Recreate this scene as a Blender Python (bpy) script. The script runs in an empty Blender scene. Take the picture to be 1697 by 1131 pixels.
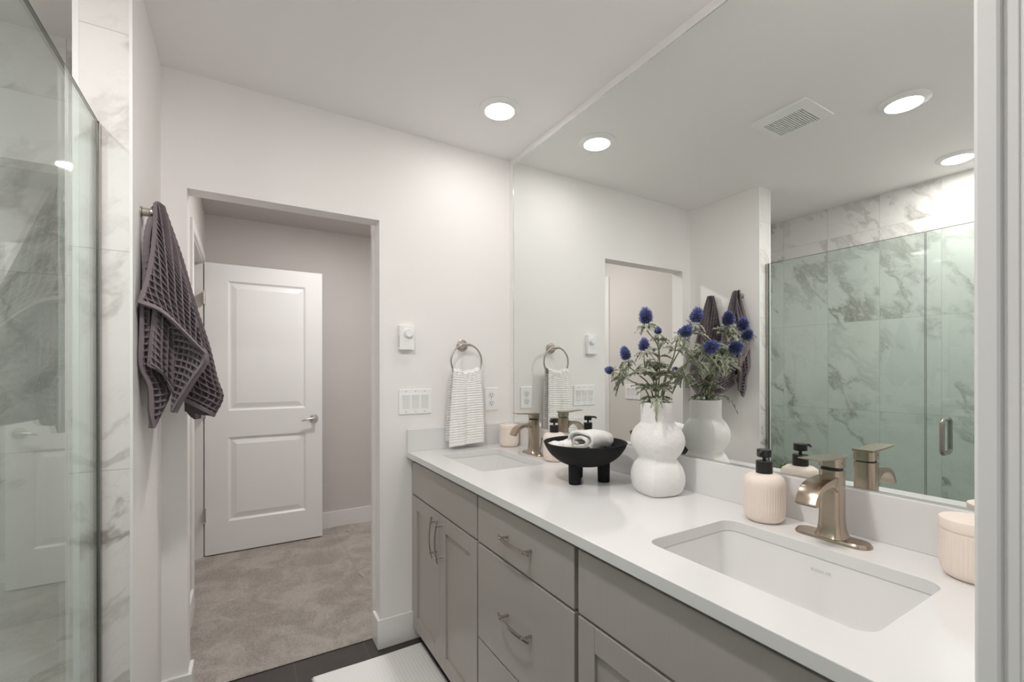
import bpy, bmesh, math, random
import numpy as np
from mathutils import Vector, Matrix

random.seed(11)
PI = math.pi
SC = bpy.context.scene
COL = SC.collection

# ------------------------------------------------------------------ camera, world, exposure
CAM_POS = (-1.2494, -2.1185, 1.2924)
cam_d = bpy.data.cameras.new('camera')
cam = bpy.data.objects.new('camera', cam_d)
COL.objects.link(cam)
cam_d.sensor_width = 36.0
cam_d.lens = 746.05 / 1697.0 * 36.0
cam_d.shift_y = 49.77 / 1697.0
cam_d.clip_start = 0.02
cam.matrix_world = (Matrix.Translation(CAM_POS) @ Matrix.Rotation(math.radians(-30.8143), 4, 'Z')
                    @ Matrix.Rotation(math.radians(90), 4, 'X') @ Matrix.Rotation(math.radians(-0.088), 4, 'Z'))
SC.camera = cam

world = bpy.data.worlds.new('world')
SC.world = world
world.use_nodes = True
world.node_tree.nodes['Background'].inputs[0].default_value = (1.0, 0.985, 0.975, 1)   # daylight coming in through the open doorway behind
world.node_tree.nodes['Background'].inputs[1].default_value = 0.22

SC.view_settings.view_transform = 'Standard'
SC.view_settings.look = 'None'
SC.view_settings.gamma = 1.0
SC.view_settings.use_curve_mapping = False
SC.view_settings.exposure = 0.40
LAMP = 100.0            # strength of the recessed ceiling lamps
SC.cycles.max_bounces = 16
SC.cycles.diffuse_bounces = 7
SC.cycles.glossy_bounces = 8
SC.cycles.transparent_max_bounces = 24
SC.cycles.caustics_reflective = True
SC.cycles.sample_clamp_indirect = 6.0

# ------------------------------------------------------------------ materials
def mat_new(name):
    m = bpy.data.materials.new(name)
    m.use_nodes = True
    nt = m.node_tree
    return m, nt, nt.nodes['Principled BSDF']

class NB:
    """small node builder"""
    def __init__(s, nt): s.nt = nt
    def n(s, typ, **kw):
        nd = s.nt.nodes.new(typ)
        for k, v in kw.items(): setattr(nd, k, v)
        return nd
    def put(s, sock, v):
        if hasattr(v, 'is_output'): s.nt.links.new(v, sock)
        else: sock.default_value = v
    def math(s, op, a, b=None, c=None, clamp=False):
        nd = s.n('ShaderNodeMath', operation=op, use_clamp=clamp)
        s.put(nd.inputs[0], a)
        if b is not None: s.put(nd.inputs[1], b)
        if c is not None: s.put(nd.inputs[2], c)
        return nd.outputs[0]
    def vmath(s, op, a, b=None, scale=None):
        nd = s.n('ShaderNodeVectorMath', operation=op)
        s.put(nd.inputs[0], a)
        if b is not None: s.put(nd.inputs[1], b)
        if scale is not None: s.put(nd.inputs['Scale'], scale)
        return nd.outputs['Value'] if op in ('DOT_PRODUCT', 'LENGTH') else nd.outputs[0]
    def noise(s, vec, scale, detail=2.0, rough=0.5, dist=0.0, out='Fac'):
        nd = s.n('ShaderNodeTexNoise')
        if vec is not None: s.put(nd.inputs['Vector'], vec)
        nd.inputs['Scale'].default_value = scale
        nd.inputs['Detail'].default_value = detail
        nd.inputs['Roughness'].default_value = rough
        nd.inputs['Distortion'].default_value = dist
        return nd.outputs[out]
    def mix(s, fac, a, b):
        nd = s.n('ShaderNodeMix', data_type='RGBA')
        s.put(nd.inputs[0], fac); s.put(nd.inputs[6], a); s.put(nd.inputs[7], b)
        return nd.outputs[2]
    def ramp(s, fac, pts):
        nd = s.n('ShaderNodeValToRGB')
        s.put(nd.inputs[0], fac)
        el = nd.color_ramp.elements
        while len(el) < len(pts): el.new(0.5)
        for e, (p, c) in zip(el, pts):
            e.position = p
            e.color = (c, c, c, 1) if isinstance(c, (int, float)) else (*c, 1)
        return nd.outputs[0]
    def bump(s, h, strength, dist=0.01):
        nd = s.n('ShaderNodeBump')
        nd.inputs['Strength'].default_value = strength
        nd.inputs['Distance'].default_value = dist
        s.put(nd.inputs['Height'], h)
        return nd.outputs[0]

def c4(c): return (c[0], c[1], c[2], 1)

def plain(name, col, rough=0.5, metal=0.0, bump=None, var=None, spec=None, coat=0):
    m, nt, p = mat_new(name)
    b = NB(nt)
    p.inputs['Base Color'].default_value = c4(col)
    p.inputs['Roughness'].default_value = rough
    p.inputs['Metallic'].default_value = metal
    if spec is not None: p.inputs['Specular IOR Level'].default_value = spec
    if coat: p.inputs['Coat Weight'].default_value = coat
    geo = b.n('ShaderNodeNewGeometry')
    if var:
        f = b.noise(geo.outputs['Position'], var[0], 4)
        lo = tuple(x * (1 - var[1]) for x in col); hi = tuple(min(1, x * (1 + var[1])) for x in col)
        nt.links.new(b.mix(f, c4(lo), c4(hi)), p.inputs['Base Color'])
    if bump:
        h = b.noise(geo.outputs['Position'], bump[0], 3)
        nt.links.new(b.bump(h, bump[1], bump[2] if len(bump) > 2 else 0.002), p.inputs['Normal'])
    return m

def marble(name, axis, u0, z0=0.42, uw=0.3035, zw=0.6, base=(0.80, 0.79, 0.775), wv='Z'):
    m, nt, p = mat_new(name)
    b = NB(nt)
    geo = b.n('ShaderNodeNewGeometry')
    sep = b.n('ShaderNodeSeparateXYZ'); nt.links.new(geo.outputs['Position'], sep.inputs[0])
    u = b.math('DIVIDE', b.math('SUBTRACT', sep.outputs[axis], u0), uw)
    v = b.math('DIVIDE', b.math('SUBTRACT', sep.outputs[wv], z0), zw)
    comb = b.n('ShaderNodeCombineXYZ')
    b.put(comb.inputs[0], b.math('FLOOR', u)); b.put(comb.inputs[1], b.math('FLOOR', v)); comb.inputs[2].default_value = u0 * 3.1
    wn = b.n('ShaderNodeTexWhiteNoise'); nt.links.new(comb.outputs[0], wn.inputs[0])
    off = b.vmath('SCALE', wn.outputs['Color'], scale=9.0)
    pos = b.vmath('ADD', geo.outputs['Position'], off)
    # stretch veins along a diagonal
    # veins run diagonally across each tile
    sp2 = b.n('ShaderNodeSeparateXYZ'); nt.links.new(pos, sp2.inputs[0])
    cm = b.n('ShaderNodeCombineXYZ')
    b.put(cm.inputs[0], b.math('MULTIPLY', b.math('ADD', sp2.outputs[axis], sp2.outputs[wv]), 0.52))
    b.put(cm.inputs[1], b.math('MULTIPLY', b.math('SUBTRACT', sp2.outputs[axis], sp2.outputs[wv]), 0.9))
    b.put(cm.inputs[2], 0.0)
    mp = b.n('ShaderNodeVectorMath', operation='ADD'); nt.links.new(cm.outputs[0], mp.inputs[0]); mp.inputs[1].default_value = (0, 0, u0 * 7.7)
    warp = b.noise(mp.outputs[0], 2.4, 5, 0.6, 0.0, 'Color')
    wp = b.vmath('ADD', mp.outputs[0], b.vmath('SCALE', warp, scale=0.55))
    n1 = b.noise(wp, 1.25, 6, 0.56)
    r1 = b.math('ABSOLUTE', b.math('SUBTRACT', n1, 0.5))
    vein = b.ramp(r1, [(0.0, 1.0), (0.008, 0.7), (0.03, 0.0)])
    cloud = b.ramp(r1, [(0.0, 0.5), (0.12, 0.0)])
    mask = b.ramp(b.noise(mp.outputs[0], 1.9, 3, 0.5), [(0.34, 0.22), (0.66, 1.0)])
    n2 = b.noise(wp, 4.2, 6, 0.65)
    thin = b.ramp(b.math('ABSOLUTE', b.math('SUBTRACT', n2, 0.5)), [(0.0, 0.5), (0.02, 0.0)])
    f = b.math('MULTIPLY', b.math('ADD', b.math('MULTIPLY', vein, 0.85), b.math('MULTIPLY', cloud, 0.32)), mask)
    f = b.math('ADD', f, b.math('MULTIPLY', thin, b.math('MULTIPLY', mask, 0.28)), clamp=True)
    col = b.mix(f, c4(base), c4((0.38, 0.36, 0.33)))
    # joints
    du = b.math('MULTIPLY', b.math('SUBTRACT', 0.5, b.math('ABSOLUTE', b.math('SUBTRACT', b.math('FRACT', u), 0.5))), uw)
    dv = b.math('MULTIPLY', b.math('SUBTRACT', 0.5, b.math('ABSOLUTE', b.math('SUBTRACT', b.math('FRACT', v), 0.5))), zw)
    j = b.math('LESS_THAN', b.math('MINIMUM', du, dv), 0.0011)
    col = b.mix(j, col, c4((0.50, 0.49, 0.47)))
    nt.links.new(col, p.inputs['Base Color'])
    nt.links.new(b.math('ADD', b.math('MULTIPLY', j, 0.5), 0.035), p.inputs['Roughness'])
    return m

def glass_mat(name, tint):
    m = bpy.data.materials.new(name); m.use_nodes = True
    nt = m.node_tree; nt.nodes.clear(); b = NB(nt)
    geo = b.n('ShaderNodeNewGeometry')
    cosi = b.math('ABSOLUTE', b.vmath('DOT_PRODUCT', geo.outputs['Normal'], geo.outputs['Incoming']))
    k = b.math('POWER', b.math('SUBTRACT', 1.0, cosi, clamp=True), 5.0)
    fr = b.math('ADD', 0.04, b.math('MULTIPLY', k, 0.96), clamp=True)
    tr = b.n('ShaderNodeBsdfTransparent'); tr.inputs[0].default_value = c4(tint)
    gl = b.n('ShaderNodeBsdfGlossy'); gl.inputs['Roughness'].default_value = 0.0; gl.inputs[0].default_value = (1, 1, 1, 1)
    mx = b.n('ShaderNodeMixShader'); b.put(mx.inputs[0], fr)
    nt.links.new(tr.outputs[0], mx.inputs[1]); nt.links.new(gl.outputs[0], mx.inputs[2])
    out = b.n('ShaderNodeOutputMaterial'); nt.links.new(mx.outputs[0], out.inputs[0])
    return m

def emit(name, col, s):
    m = bpy.data.materials.new(name); m.use_nodes = True
    nt = m.node_tree; nt.nodes.clear(); b = NB(nt)
    e = b.n('ShaderNodeEmission'); e.inputs[0].default_value = c4(col); e.inputs[1].default_value = s
    o = b.n('ShaderNodeOutputMaterial'); nt.links.new(e.outputs[0], o.inputs[0])
    return m

def floor_tile_mat():
    m, nt, p = mat_new('dark_floor_tile'); b = NB(nt)
    geo = b.n('ShaderNodeNewGeometry'); sep = b.n('ShaderNodeSeparateXYZ'); nt.links.new(geo.outputs['Position'], sep.inputs[0])
    u = b.math('DIVIDE', b.math('SUBTRACT', sep.outputs[0], -0.761), 0.2985)
    v = b.math('DIVIDE', b.math('SUBTRACT', sep.outputs[1], 0.16), 0.60)
    du = b.math('SUBTRACT', 0.5, b.math('ABSOLUTE', b.math('SUBTRACT', b.math('FRACT', u), 0.5)))
    dv = b.math('SUBTRACT', 0.5, b.math('ABSOLUTE', b.math('SUBTRACT', b.math('FRACT', v), 0.5)))
    j = b.math('MAXIMUM', b.math('LESS_THAN', du, 0.005), b.math('LESS_THAN', dv, 0.0025))
    n = b.noise(geo.outputs['Position'], 9, 6, 0.65)
    col = b.mix(n, c4((0.030, 0.025, 0.024)), c4((0.075, 0.062, 0.058)))
    col = b.mix(j, col, c4((0.095, 0.085, 0.08)))
    nt.links.new(col, p.inputs['Base Color']); p.inputs['Roughness'].default_value = 0.45
    nt.links.new(b.bump(n, 0.15, 0.003), p.inputs['Normal'])
    return m

def carpet_mat():
    m, nt, p = mat_new('carpet_pile'); b = NB(nt)
    geo = b.n('ShaderNodeNewGeometry')
    fine = b.ramp(b.noise(geo.outputs['Position'], 210, 4, 0.75), [(0.30, 0.0), (0.70, 1.0)])
    patch = b.ramp(b.noise(geo.outputs['Position'], 4.6, 7, 0.68, 0.5), [(0.44, 0.0), (0.58, 1.0)])
    c1 = b.mix(fine, c4((0.30, 0.255, 0.22)), c4((0.88, 0.79, 0.715)))
    c2 = b.mix(fine, c4((0.58, 0.51, 0.455)), c4((0.98, 0.91, 0.84)))
    nt.links.new(b.mix(patch, c1, c2), p.inputs['Base Color'])
    p.inputs['Roughness'].default_value = 0.95
    p.inputs['Sheen Weight'].default_value = 0.3
    nt.links.new(b.bump(fine, 0.9, 0.006), p.inputs['Normal'])
    return m

def cabinet_mat():
    m, nt, p = mat_new('taupe_cabinet_paint'); b = NB(nt)
    geo = b.n('ShaderNodeNewGeometry')
    mp = b.n('ShaderNodeMapping'); nt.links.new(geo.outputs['Position'], mp.inputs[0]); mp.inputs['Scale'].default_value = (1, 1, 0.04)
    g = b.noise(mp.outputs[0], 180, 3, 0.6)
    nt.links.new(b.mix(g, c4((0.395, 0.363, 0.34)), c4((0.43, 0.396, 0.37))), p.inputs['Base Color'])
    p.inputs['Roughness'].default_value = 0.38
    nt.links.new(b.bump(g, 0.06, 0.001), p.inputs['Normal'])
    return m

def brushed(name, col, rough=0.26):
    m, nt, p = mat_new(name); b = NB(nt)
    geo = b.n('ShaderNodeNewGeometry')
    mp = b.n('ShaderNodeMapping'); nt.links.new(geo.outputs['Position'], mp.inputs[0]); mp.inputs['Scale'].default_value = (1, 1, 0.03)
    g = b.noise(mp.outputs[0], 900, 2)
    nt.links.new(b.mix(g, c4(tuple(x * .86 for x in col)), c4(col)), p.inputs['Base Color'])
    p.inputs['Metallic'].default_value = 1.0
    p.inputs['Roughness'].default_value = rough
    return m

def leaf_mat():
    m, nt, p = mat_new('thistle_leaf'); b = NB(nt)
    at = b.n('ShaderNodeAttribute', attribute_name='tone')
    geo = b.n('ShaderNodeNewGeometry')
    n = b.noise(geo.outputs['Position'], 120, 3)
    f = b.math('ADD', b.math('MULTIPLY', at.outputs['Fac'], 0.66), b.math('MULTIPLY', b.math('SUBTRACT', n, 0.45), 0.6), clamp=True)
    nt.links.new(b.mix(f, c4((0.085, 0.11, 0.06)), c4((0.66, 0.66, 0.54))), p.inputs['Base Color'])
    p.inputs['Roughness'].default_value = 0.6
    return m

def head_mat():
    m, nt, p = mat_new('thistle_bloom'); b = NB(nt)
    at = b.n('ShaderNodeAttribute', attribute_name='tone')
    nt.links.new(b.mix(at.outputs['Fac'], c4((0.014, 0.016, 0.055)), c4((0.16, 0.195, 0.50))), p.inputs['Base Color'])
    p.inputs['Roughness'].default_value = 0.55
    return m

def rug_mat():
    m, nt, p = mat_new('white_woven_mat'); b = NB(nt)
    geo = b.n('ShaderNodeNewGeometry'); sep = b.n('ShaderNodeSeparateXYZ'); nt.links.new(geo.outputs['Position'], sep.inputs[0])
    w = b.math('SINE', b.math('MULTIPLY', sep.outputs[1], 900.0))
    w2 = b.math('SINE', b.math('MULTIPLY', sep.outputs[0], 420.0))
    h = b.math('ADD', b.math('MULTIPLY', w, 0.5), b.math('MULTIPLY', w2, 0.25))
    p.inputs['Base Color'].default_value = (0.88, 0.875, 0.865, 1); p.inputs['Roughness'].default_value = 0.9
    nt.links.new(b.bump(h, 0.5, 0.002), p.inputs['Normal'])
    return m

M = {}
M['paint'] = plain('wall_paint', (0.87, 0.852, 0.84), 0.6, bump=(160, 0.10, 0.0015))
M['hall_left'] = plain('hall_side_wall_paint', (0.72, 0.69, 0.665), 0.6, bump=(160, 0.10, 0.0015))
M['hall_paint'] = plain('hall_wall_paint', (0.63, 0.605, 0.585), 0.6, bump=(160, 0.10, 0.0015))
M['ceil'] = plain('ceiling_paint', (0.90, 0.885, 0.875), 0.7, bump=(120, 0.08, 0.0015))
M['trim'] = plain('trim_paint', (0.84, 0.835, 0.83), 0.32)
M['door'] = plain('door_paint', (0.87, 0.875, 0.88), 0.35)
M['tile_x'] = marble('marble_tile_long_wall', 1, -0.217, 0.424)
M['tile_y'] = marble('marble_tile_end_wall', 0, -1.772, 0.424)
M['tile_end'] = marble('marble_tile_partition_end', 0, -1.95, 0.424, uw=0.6)
M['tile_top'] = marble('marble_tile_bench', 0, -1.75, -0.2, 0.3035, 0.6, (0.70, 0.69, 0.675), 'Y')
M['grey_tile'] = marble('marble_tile_shower_floor', 0, -1.75, 0, 0.3, 0.3, (0.45, 0.44, 0.43), 'Y')
M['floor'] = floor_tile_mat()
M['carpet'] = carpet_mat()
M['cab'] = cabinet_mat()
M['quartz'] = plain('white_quartz', (0.75, 0.745, 0.745), 0.11, var=(400, 0.015))
M['porcelain'] = plain('white_porcelain', (0.78, 0.778, 0.772), 0.08)
M['letter'] = plain('grey_glaze_letters', (0.62, 0.62, 0.61), 0.2)
M['champagne'] = brushed('champagne_bronze', (0.51, 0.43, 0.35), 0.24)
M['nickel'] = brushed('satin_nickel', (0.56, 0.52, 0.475), 0.27)
M['steel'] = plain('polished_steel', (0.68, 0.67, 0.66), 0.16, 1.0)
M['channel'] = plain('brushed_dark_channel', (0.40, 0.375, 0.35), 0.22, 1.0)
M['darkgap'] = plain('dark_gap', (0.02, 0.018, 0.016), 0.6)
M['mirror'] = plain('mirror_silver', (0.865, 0.888, 0.868), 0.0, 1.0)
M['mirror_edge'] = plain('mirror_edge', (0.75, 0.80, 0.78), 0.1, 0.6)
M['glass'] = glass_mat('shower_glass', (0.875, 0.93, 0.908))
M['glass_edge'] = plain('green_glass_edge', (0.085, 0.11, 0.11), 0.1)
M['plastic'] = plain('white_plastic', (0.90, 0.90, 0.90), 0.3)
M['plastic_in'] = plain('off_white_plastic', (0.80, 0.80, 0.80), 0.35)
M['slot'] = plain('dark_slot', (0.05, 0.05, 0.05), 0.6)
M['tick'] = plain('grey_marks', (0.35, 0.35, 0.36), 0.5)
M['blush'] = plain('blush_ceramic', (0.86, 0.755, 0.675), 0.55, var=(60, 0.02))
M['black'] = plain('matte_black_plastic', (0.012, 0.012, 0.012), 0.38)
M['blackwood'] = plain('black_stained_stone', (0.010, 0.010, 0.011), 0.7, bump=(90, 0.2, 0.002), spec=0.25)
M['plaster'] = plain('white_rough_plaster', (0.83, 0.82, 0.81), 0.85, bump=(85, 0.55, 0.004))
M['terry'] = plain('white_terry', (0.87, 0.86, 0.84), 0.95, bump=(420, 0.7, 0.004))
M['ribtowel'] = plain('white_ribbed_cotton', (0.88, 0.87, 0.855), 0.95, bump=(600, 0.5, 0.002))
M['waffle'] = plain('charcoal_purple_waffle', (0.185, 0.153, 0.165), 0.95, bump=(700, 0.6, 0.002), spec=0.15)
M['hem'] = plain('charcoal_purple_hem', (0.225, 0.19, 0.203), 0.95, bump=(700, 0.6, 0.002), spec=0.15)
M['leaf'] = leaf_mat()
M['stem'] = plain('thistle_stem', (0.20, 0.22, 0.12), 0.6, var=(40, 0.2))
M['bloom'] = head_mat()
M['green'] = plain('bright_green_leaf', (0.10, 0.22, 0.03), 0.4, var=(30, 0.4))
M['pot'] = plain('dark_clay_pot', (0.06, 0.055, 0.05), 0.6)
M['rug'] = rug_mat()
WARM = (1.0, 0.953, 0.925)
M['lens'] = emit('sink_lamp_lens', WARM, LAMP * 0.50)
M['lens_near'] = emit('near_sink_lamp_lens', WARM, LAMP * 0.68)
M['lens_room'] = emit('room_lamp_lens', WARM, LAMP * 2.5)
M['lens_shower'] = emit('shower_lamp_lens', WARM, LAMP * 1.3)
M['lens_hall_fill'] = emit('hall_fill_lens', (1.0, 0.955, 0.925), 270.0)
M['lens_warm'] = emit('warm_lamp_lens', (1.0, 0.83, 0.68), 30.0)

# ------------------------------------------------------------------ mesh helpers
ORG = {}     # world origin of every root or part

def link(o, parent=None):
    COL.objects.link(o)
    if parent: o.parent = parent
    return o

def empty(name, loc, label, cat, group=None):
    o = bpy.data.objects.new(name, None)
    o.empty_display_size = 0.05
    link(o)
    o.location = loc
    ORG[o.name] = Vector(loc)
    tag(o, label, cat, group)
    return o

def tag(o, label, cat, group=None, kind=None):
    if label: o['label'] = label
    if cat: o['category'] = cat
    if group: o['group'] = group
    if kind: o['kind'] = kind
    return o

def obj(name, bm, m, parent=None, smooth=False, bevel=0, seg=2, solid=None, sub=0, label=None):
    """link a bmesh (built in world coordinates) as ONE object"""
    org = ORG[parent.name] if parent else Vector((0, 0, 0))
    me = bpy.data.meshes.new(name)
    if isinstance(bm, bpy.types.Mesh): me = bm; me.name = name
    else:
        if org.length: bmesh.ops.translate(bm, verts=bm.verts, vec=-org)
        bmesh.ops.recalc_face_normals(bm, faces=bm.faces) if smooth != 'keep' else None
        bm.to_mesh(me); bm.free()
    if isinstance(m, (list, tuple)):
        for x in m: me.materials.append(x)
    else: me.materials.append(m)
    o = bpy.data.objects.new(name, me)
    link(o, parent)
    ORG[o.name] = org
    if bevel:
        md = o.modifiers.new('bevel', 'BEVEL'); md.width = bevel; md.segments = seg; md.limit_method = 'ANGLE'; md.angle_limit = math.radians(35)
        md.harden_normals = False
    if solid:
        md = o.modifiers.new('solid', 'SOLIDIFY'); md.thickness = solid; md.offset = -1
    if sub:
        md = o.modifiers.new('sub', 'SUBSURF'); md.levels = sub; md.render_levels = sub
    if smooth:
        me.polygons.foreach_set('use_smooth', [True] * len(me.polygons))
        if smooth != 'all' and smooth != 'keep':
            md = o.modifiers.new('edges', 'EDGE_SPLIT'); md.split_angle = math.radians(40)
    if label: o['label'] = label
    return o

def struct(name, bm, m, **kw):
    o = obj(name, bm, m, **kw)
    o['kind'] = 'structure'
    return o

def B(): return bmesh.new()

def box(bm, x0, x1, y0, y1, z0, z1, mi=0):
    v = [bm.verts.new(p) for p in ((x0, y0, z0), (x1, y0, z0), (x1, y1, z0), (x0, y1, z0), (x0, y0, z1), (x1, y0, z1), (x1, y1, z1), (x0, y1, z1))]
    for f in ((0, 3, 2, 1), (4, 5, 6, 7), (0, 1, 5, 4), (1, 2, 6, 5), (2, 3, 7, 6), (3, 0, 4, 7)):
        fc = bm.faces.new([v[i] for i in f]); fc.material_index = mi
    return bm

def bx(*a): return box(B(), *a)

def rings(bm, loops, cap0=True, cap1=True, closed=True, mi=0):
    """bridge a list of equally long vertex-position loops"""
    vs = [[bm.verts.new(p) for p in L] for L in loops]
    n = len(loops[0])
    for a, b in zip(vs[:-1], vs[1:]):
        for i in range(n if closed else n - 1):
            j = (i + 1) % n
            f = bm.faces.new((a[i], a[j], b[j], b[i])); f.material_index = mi
    if cap0 and closed: bm.faces.new(list(reversed(vs[0]))).material_index = mi
    if cap1 and closed: bm.faces.new(vs[-1]).material_index = mi
    return bm

def circ(c, r, n=32, axis='z'):
    out = []
    for i in range(n):
        a = 2 * PI * i / n
        p, q = r * math.cos(a), r * math.sin(a)
        out.append({'z': (c[0] + p, c[1] + q, c[2]), 'y': (c[0] + p, c[1], c[2] + q), 'x': (c[0], c[1] + p, c[2] + q)}[axis])
    return out

def lathe(bm, c, prof, n=48, axis='z', cap0=True, cap1=True, mi=0):
    """prof: list of (radius, offset along axis)"""
    L = []
    for r, h in prof:
        cc = {'z': (c[0], c[1], c[2] + h), 'y': (c[0], c[1] + h, c[2]), 'x': (c[0] + h, c[1], c[2])}[axis]
        L.append(circ(cc, max(r, 1e-5), n, axis))
    return rings(bm, L, cap0, cap1, mi=mi)

def tube(bm, pts, rad, n=12, cap=True, closed=False):
    pts = [Vector(p) for p in pts]
    m = len(pts)
    rs = rad if isinstance(rad, (list, tuple)) else [rad] * m
    up = None; L = []
    for i, p in enumerate(pts):
        if closed: t = (pts[(i + 1) % m] - pts[i - 1])
        else: t = pts[min(i + 1, m - 1)] - pts[max(i - 1, 0)]
        t.normalize()
        if up is None:
            up = t.orthogonal().normalized()
        else:
            up = (up - t * up.dot(t))
            up = up.normalized() if up.length > 1e-6 else t.orthogonal().normalized()
        w = t.cross(up)
        L.append([tuple(p + (up * math.cos(2 * PI * k / n) + w * math.sin(2 * PI * k / n)) * rs[i]) for k in range(n)])
    if closed: L.append(L[0])
    return rings(bm, L, cap and not closed, cap and not closed)

def rrect(cx, cy, w, h, r, z, n=6):
    out = []
    for qx, qy, a0 in ((1, 1, 0), (-1, 1, 90), (-1, -1, 180), (1, -1, 270)):
        for k in range(n + 1):
            a = math.radians(a0 + 90 * k / n)
            out.append((cx + qx * (w / 2 - r) + r * math.cos(a), cy + qy * (h / 2 - r) + r * math.sin(a), z))
    return out

def prism(bm, outline, z0, z1):
    return rings(bm, [[(p[0], p[1], z0) for p in outline], [(p[0], p[1], z1) for p in outline]])

def plate_holes(outer, holes, z0, z1):
    """flat slab with holes; loops are lists of (x, y)"""
    bm = B()
    def fill(z):
        es = []
        for lp in [outer] + holes:
            vs = [bm.verts.new((p[0], p[1], z)) for p in lp]
            es += [bm.edges.new((vs[i], vs[(i + 1) % len(vs)])) for i in range(len(vs))]
        bmesh.ops.triangle_fill(bm, use_beauty=True, use_dissolve=False, edges=es)
    fill(z0); fill(z1)
    for lp in [outer] + holes:
        n = len(lp)
        a = [bm.verts.new((p[0], p[1], z0)) for p in lp]; b = [bm.verts.new((p[0], p[1], z1)) for p in lp]
        for i in range(n): bm.faces.new((a[i], a[(i + 1) % n], b[(i + 1) % n], b[i]))
    bmesh.ops.remove_doubles(bm, verts=bm.verts, dist=1e-5)
    return bm

def swap(bm, fn):
    for v in bm.verts: v.co = Vector(fn(*v.co))
    return bm

def dup_tree(root, loc, rz=0):
    """copy of a thing with copies of its parts and sub-parts"""
    r = root.copy(); COL.objects.link(r); r.location = loc; r.rotation_euler = (0, 0, rz)
    ORG[r.name] = Vector(loc)
    for ch in list(root.children):
        c = ch.copy(); COL.objects.link(c); c.parent = r
        for g in list(ch.children):
            d = g.copy(); COL.objects.link(d); d.parent = c
    return r

def cr(P, t):
    """Catmull-Rom along axis 0 of array P at t in [0,1]"""
    P = np.asarray(P, float); n = len(P) - 1
    x = np.clip(np.asarray(t) * n, 0, n - 1e-9); i = x.astype(int); f = (x - i)
    g = lambda k: np.where((k >= 0)[..., None] & (k <= n)[..., None], P[np.clip(k, 0, n)].reshape(len(k), -1),
                           np.where((k < 0)[..., None], (2 * P[0] - P[1]).reshape(1, -1), (2 * P[n] - P[n - 1]).reshape(1, -1)))
    a, b, c, d = g(i - 1), g(i), g(i + 1), g(i + 2)
    f = f[:, None]
    r = 0.5 * (2 * b + (c - a) * f + (2 * a - 5 * b + 4 * c - d) * f ** 2 + (3 * b - a - 3 * c + d) * f ** 3)
    return r.reshape((len(x),) + P.shape[1:])

def spline(pts, n): return [tuple(p) for p in cr(np.array(pts, float), np.linspace(0, 1, n))]

def grid_mesh(name, X, mi=None):
    """mesh from a (nv, nu, 3) array of positions"""
    nv, nu, _ = X.shape
    idx = np.arange(nv * nu).reshape(nv, nu)
    F = np.stack([idx[:-1, :-1], idx[:-1, 1:], idx[1:, 1:], idx[1:, :-1]], -1).reshape(-1, 4)
    return X.reshape(-1, 3), F, (mi.reshape(-1) if mi is not None else np.zeros(len(F), int))

def mesh_from(name, parts):
    V = []; F = []; MI = []; o = 0
    for v, f, mi in parts:
        V.append(v); F.append(f + o); MI.append(mi); o += len(v)
    V = np.concatenate(V); F = np.concatenate(F); MI = np.concatenate(MI)
    me = bpy.data.meshes.new(name)
    me.from_pydata(V.tolist(), [], F.tolist())
    me.polygons.foreach_set('material_index', MI.astype(np.int32))
    me.polygons.foreach_set('use_smooth', np.ones(len(F), bool))
    me.update()
    return me

# ------------------------------------------------------------------ room shell
H = 2.44
XL = -1.5137            # gypsum face of the partition (towel wall)
XP = -1.6332            # shower face of the partition
YP = -0.5057            # tiled end of the partition
XS = -2.33              # long shower wall
DL, DR, DH = -1.4343, -0.7041, 1.9962     # doorway to the hall
YN = -1.998             # near wall face
NL, NR = -1.47, -0.667  # near doorway jambs

struct('floor', bx(-1.64, 0.0, -3.2, 0.095, -0.05, 0.0), M['floor'])
struct('ceiling', bx(-2.45, 0.12, -2.115, 0.06, H, H + 0.08), M['ceil'])
struct('wall_right', bx(0.0, 0.12, -2.115, 0.0, -0.05, H), M['paint'])

bm = B()
box(bm, XP, DL, 0.0, 0.09, -0.05, H); box(bm, DL, DR, 0.0, 0.09, DH, H); box(bm, DR, 0.12, 0.0, 0.09, -0.05, H)
struct('wall_back', bm, M['paint'])
# pocket beside the doorway on its right: a groove, then the rear strip of the wall
struct('trim_1', bx(-0.692, 0.12, 0.09, 0.136, -0.05, H), M['trim'])
struct('trim_2', bx(-0.704, 0.12, 0.136, 0.166, -0.05, H), M['trim'])

struct('wall_left', bx(XP + 0.008, XL, YP + 0.008, 0.0, -0.05, H), M['paint'])
struct('wall_left_tile_end', bx(XP, XL - 0.004, YP, YP + 0.008, -0.05, H), M['tile_end'])
struct('wall_left_tile_side', bx(XP, XP + 0.008, YP + 0.008, 0.0, -0.05, H), M['tile_x'])
struct('trim_3', bx(XL - 0.0065, XL + 0.0008, YP - 0.0008, YP + 0.009, -0.05, H), M['trim'])
struct('trim_4', bx(XP - 0.003, XP + 0.010, YP - 0.0012, YP + 0.010, -0.05, H), M['trim'])

struct('wall_shower_back', bx(-2.45, XP, 0.0, 0.09, -0.05, H), M['tile_y'])
struct('wall_shower_left', bx(-2.45, XS, -2.115, 0.0, -0.05, H), M['tile_x'])
struct('wall_shower_front', bx(XS, -1.56, YN - 0.11, YN, -0.05, H), M['tile_y'])
bm = B()
box(bm, -1.56, NL, YN - 0.11, YN, -0.05, H); box(bm, NL, NR, YN - 0.11, YN, 2.05, H); box(bm, NR, 0.0, YN - 0.11, YN, -0.05, H)
struct('wall_front', bm, M['paint'])
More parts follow.
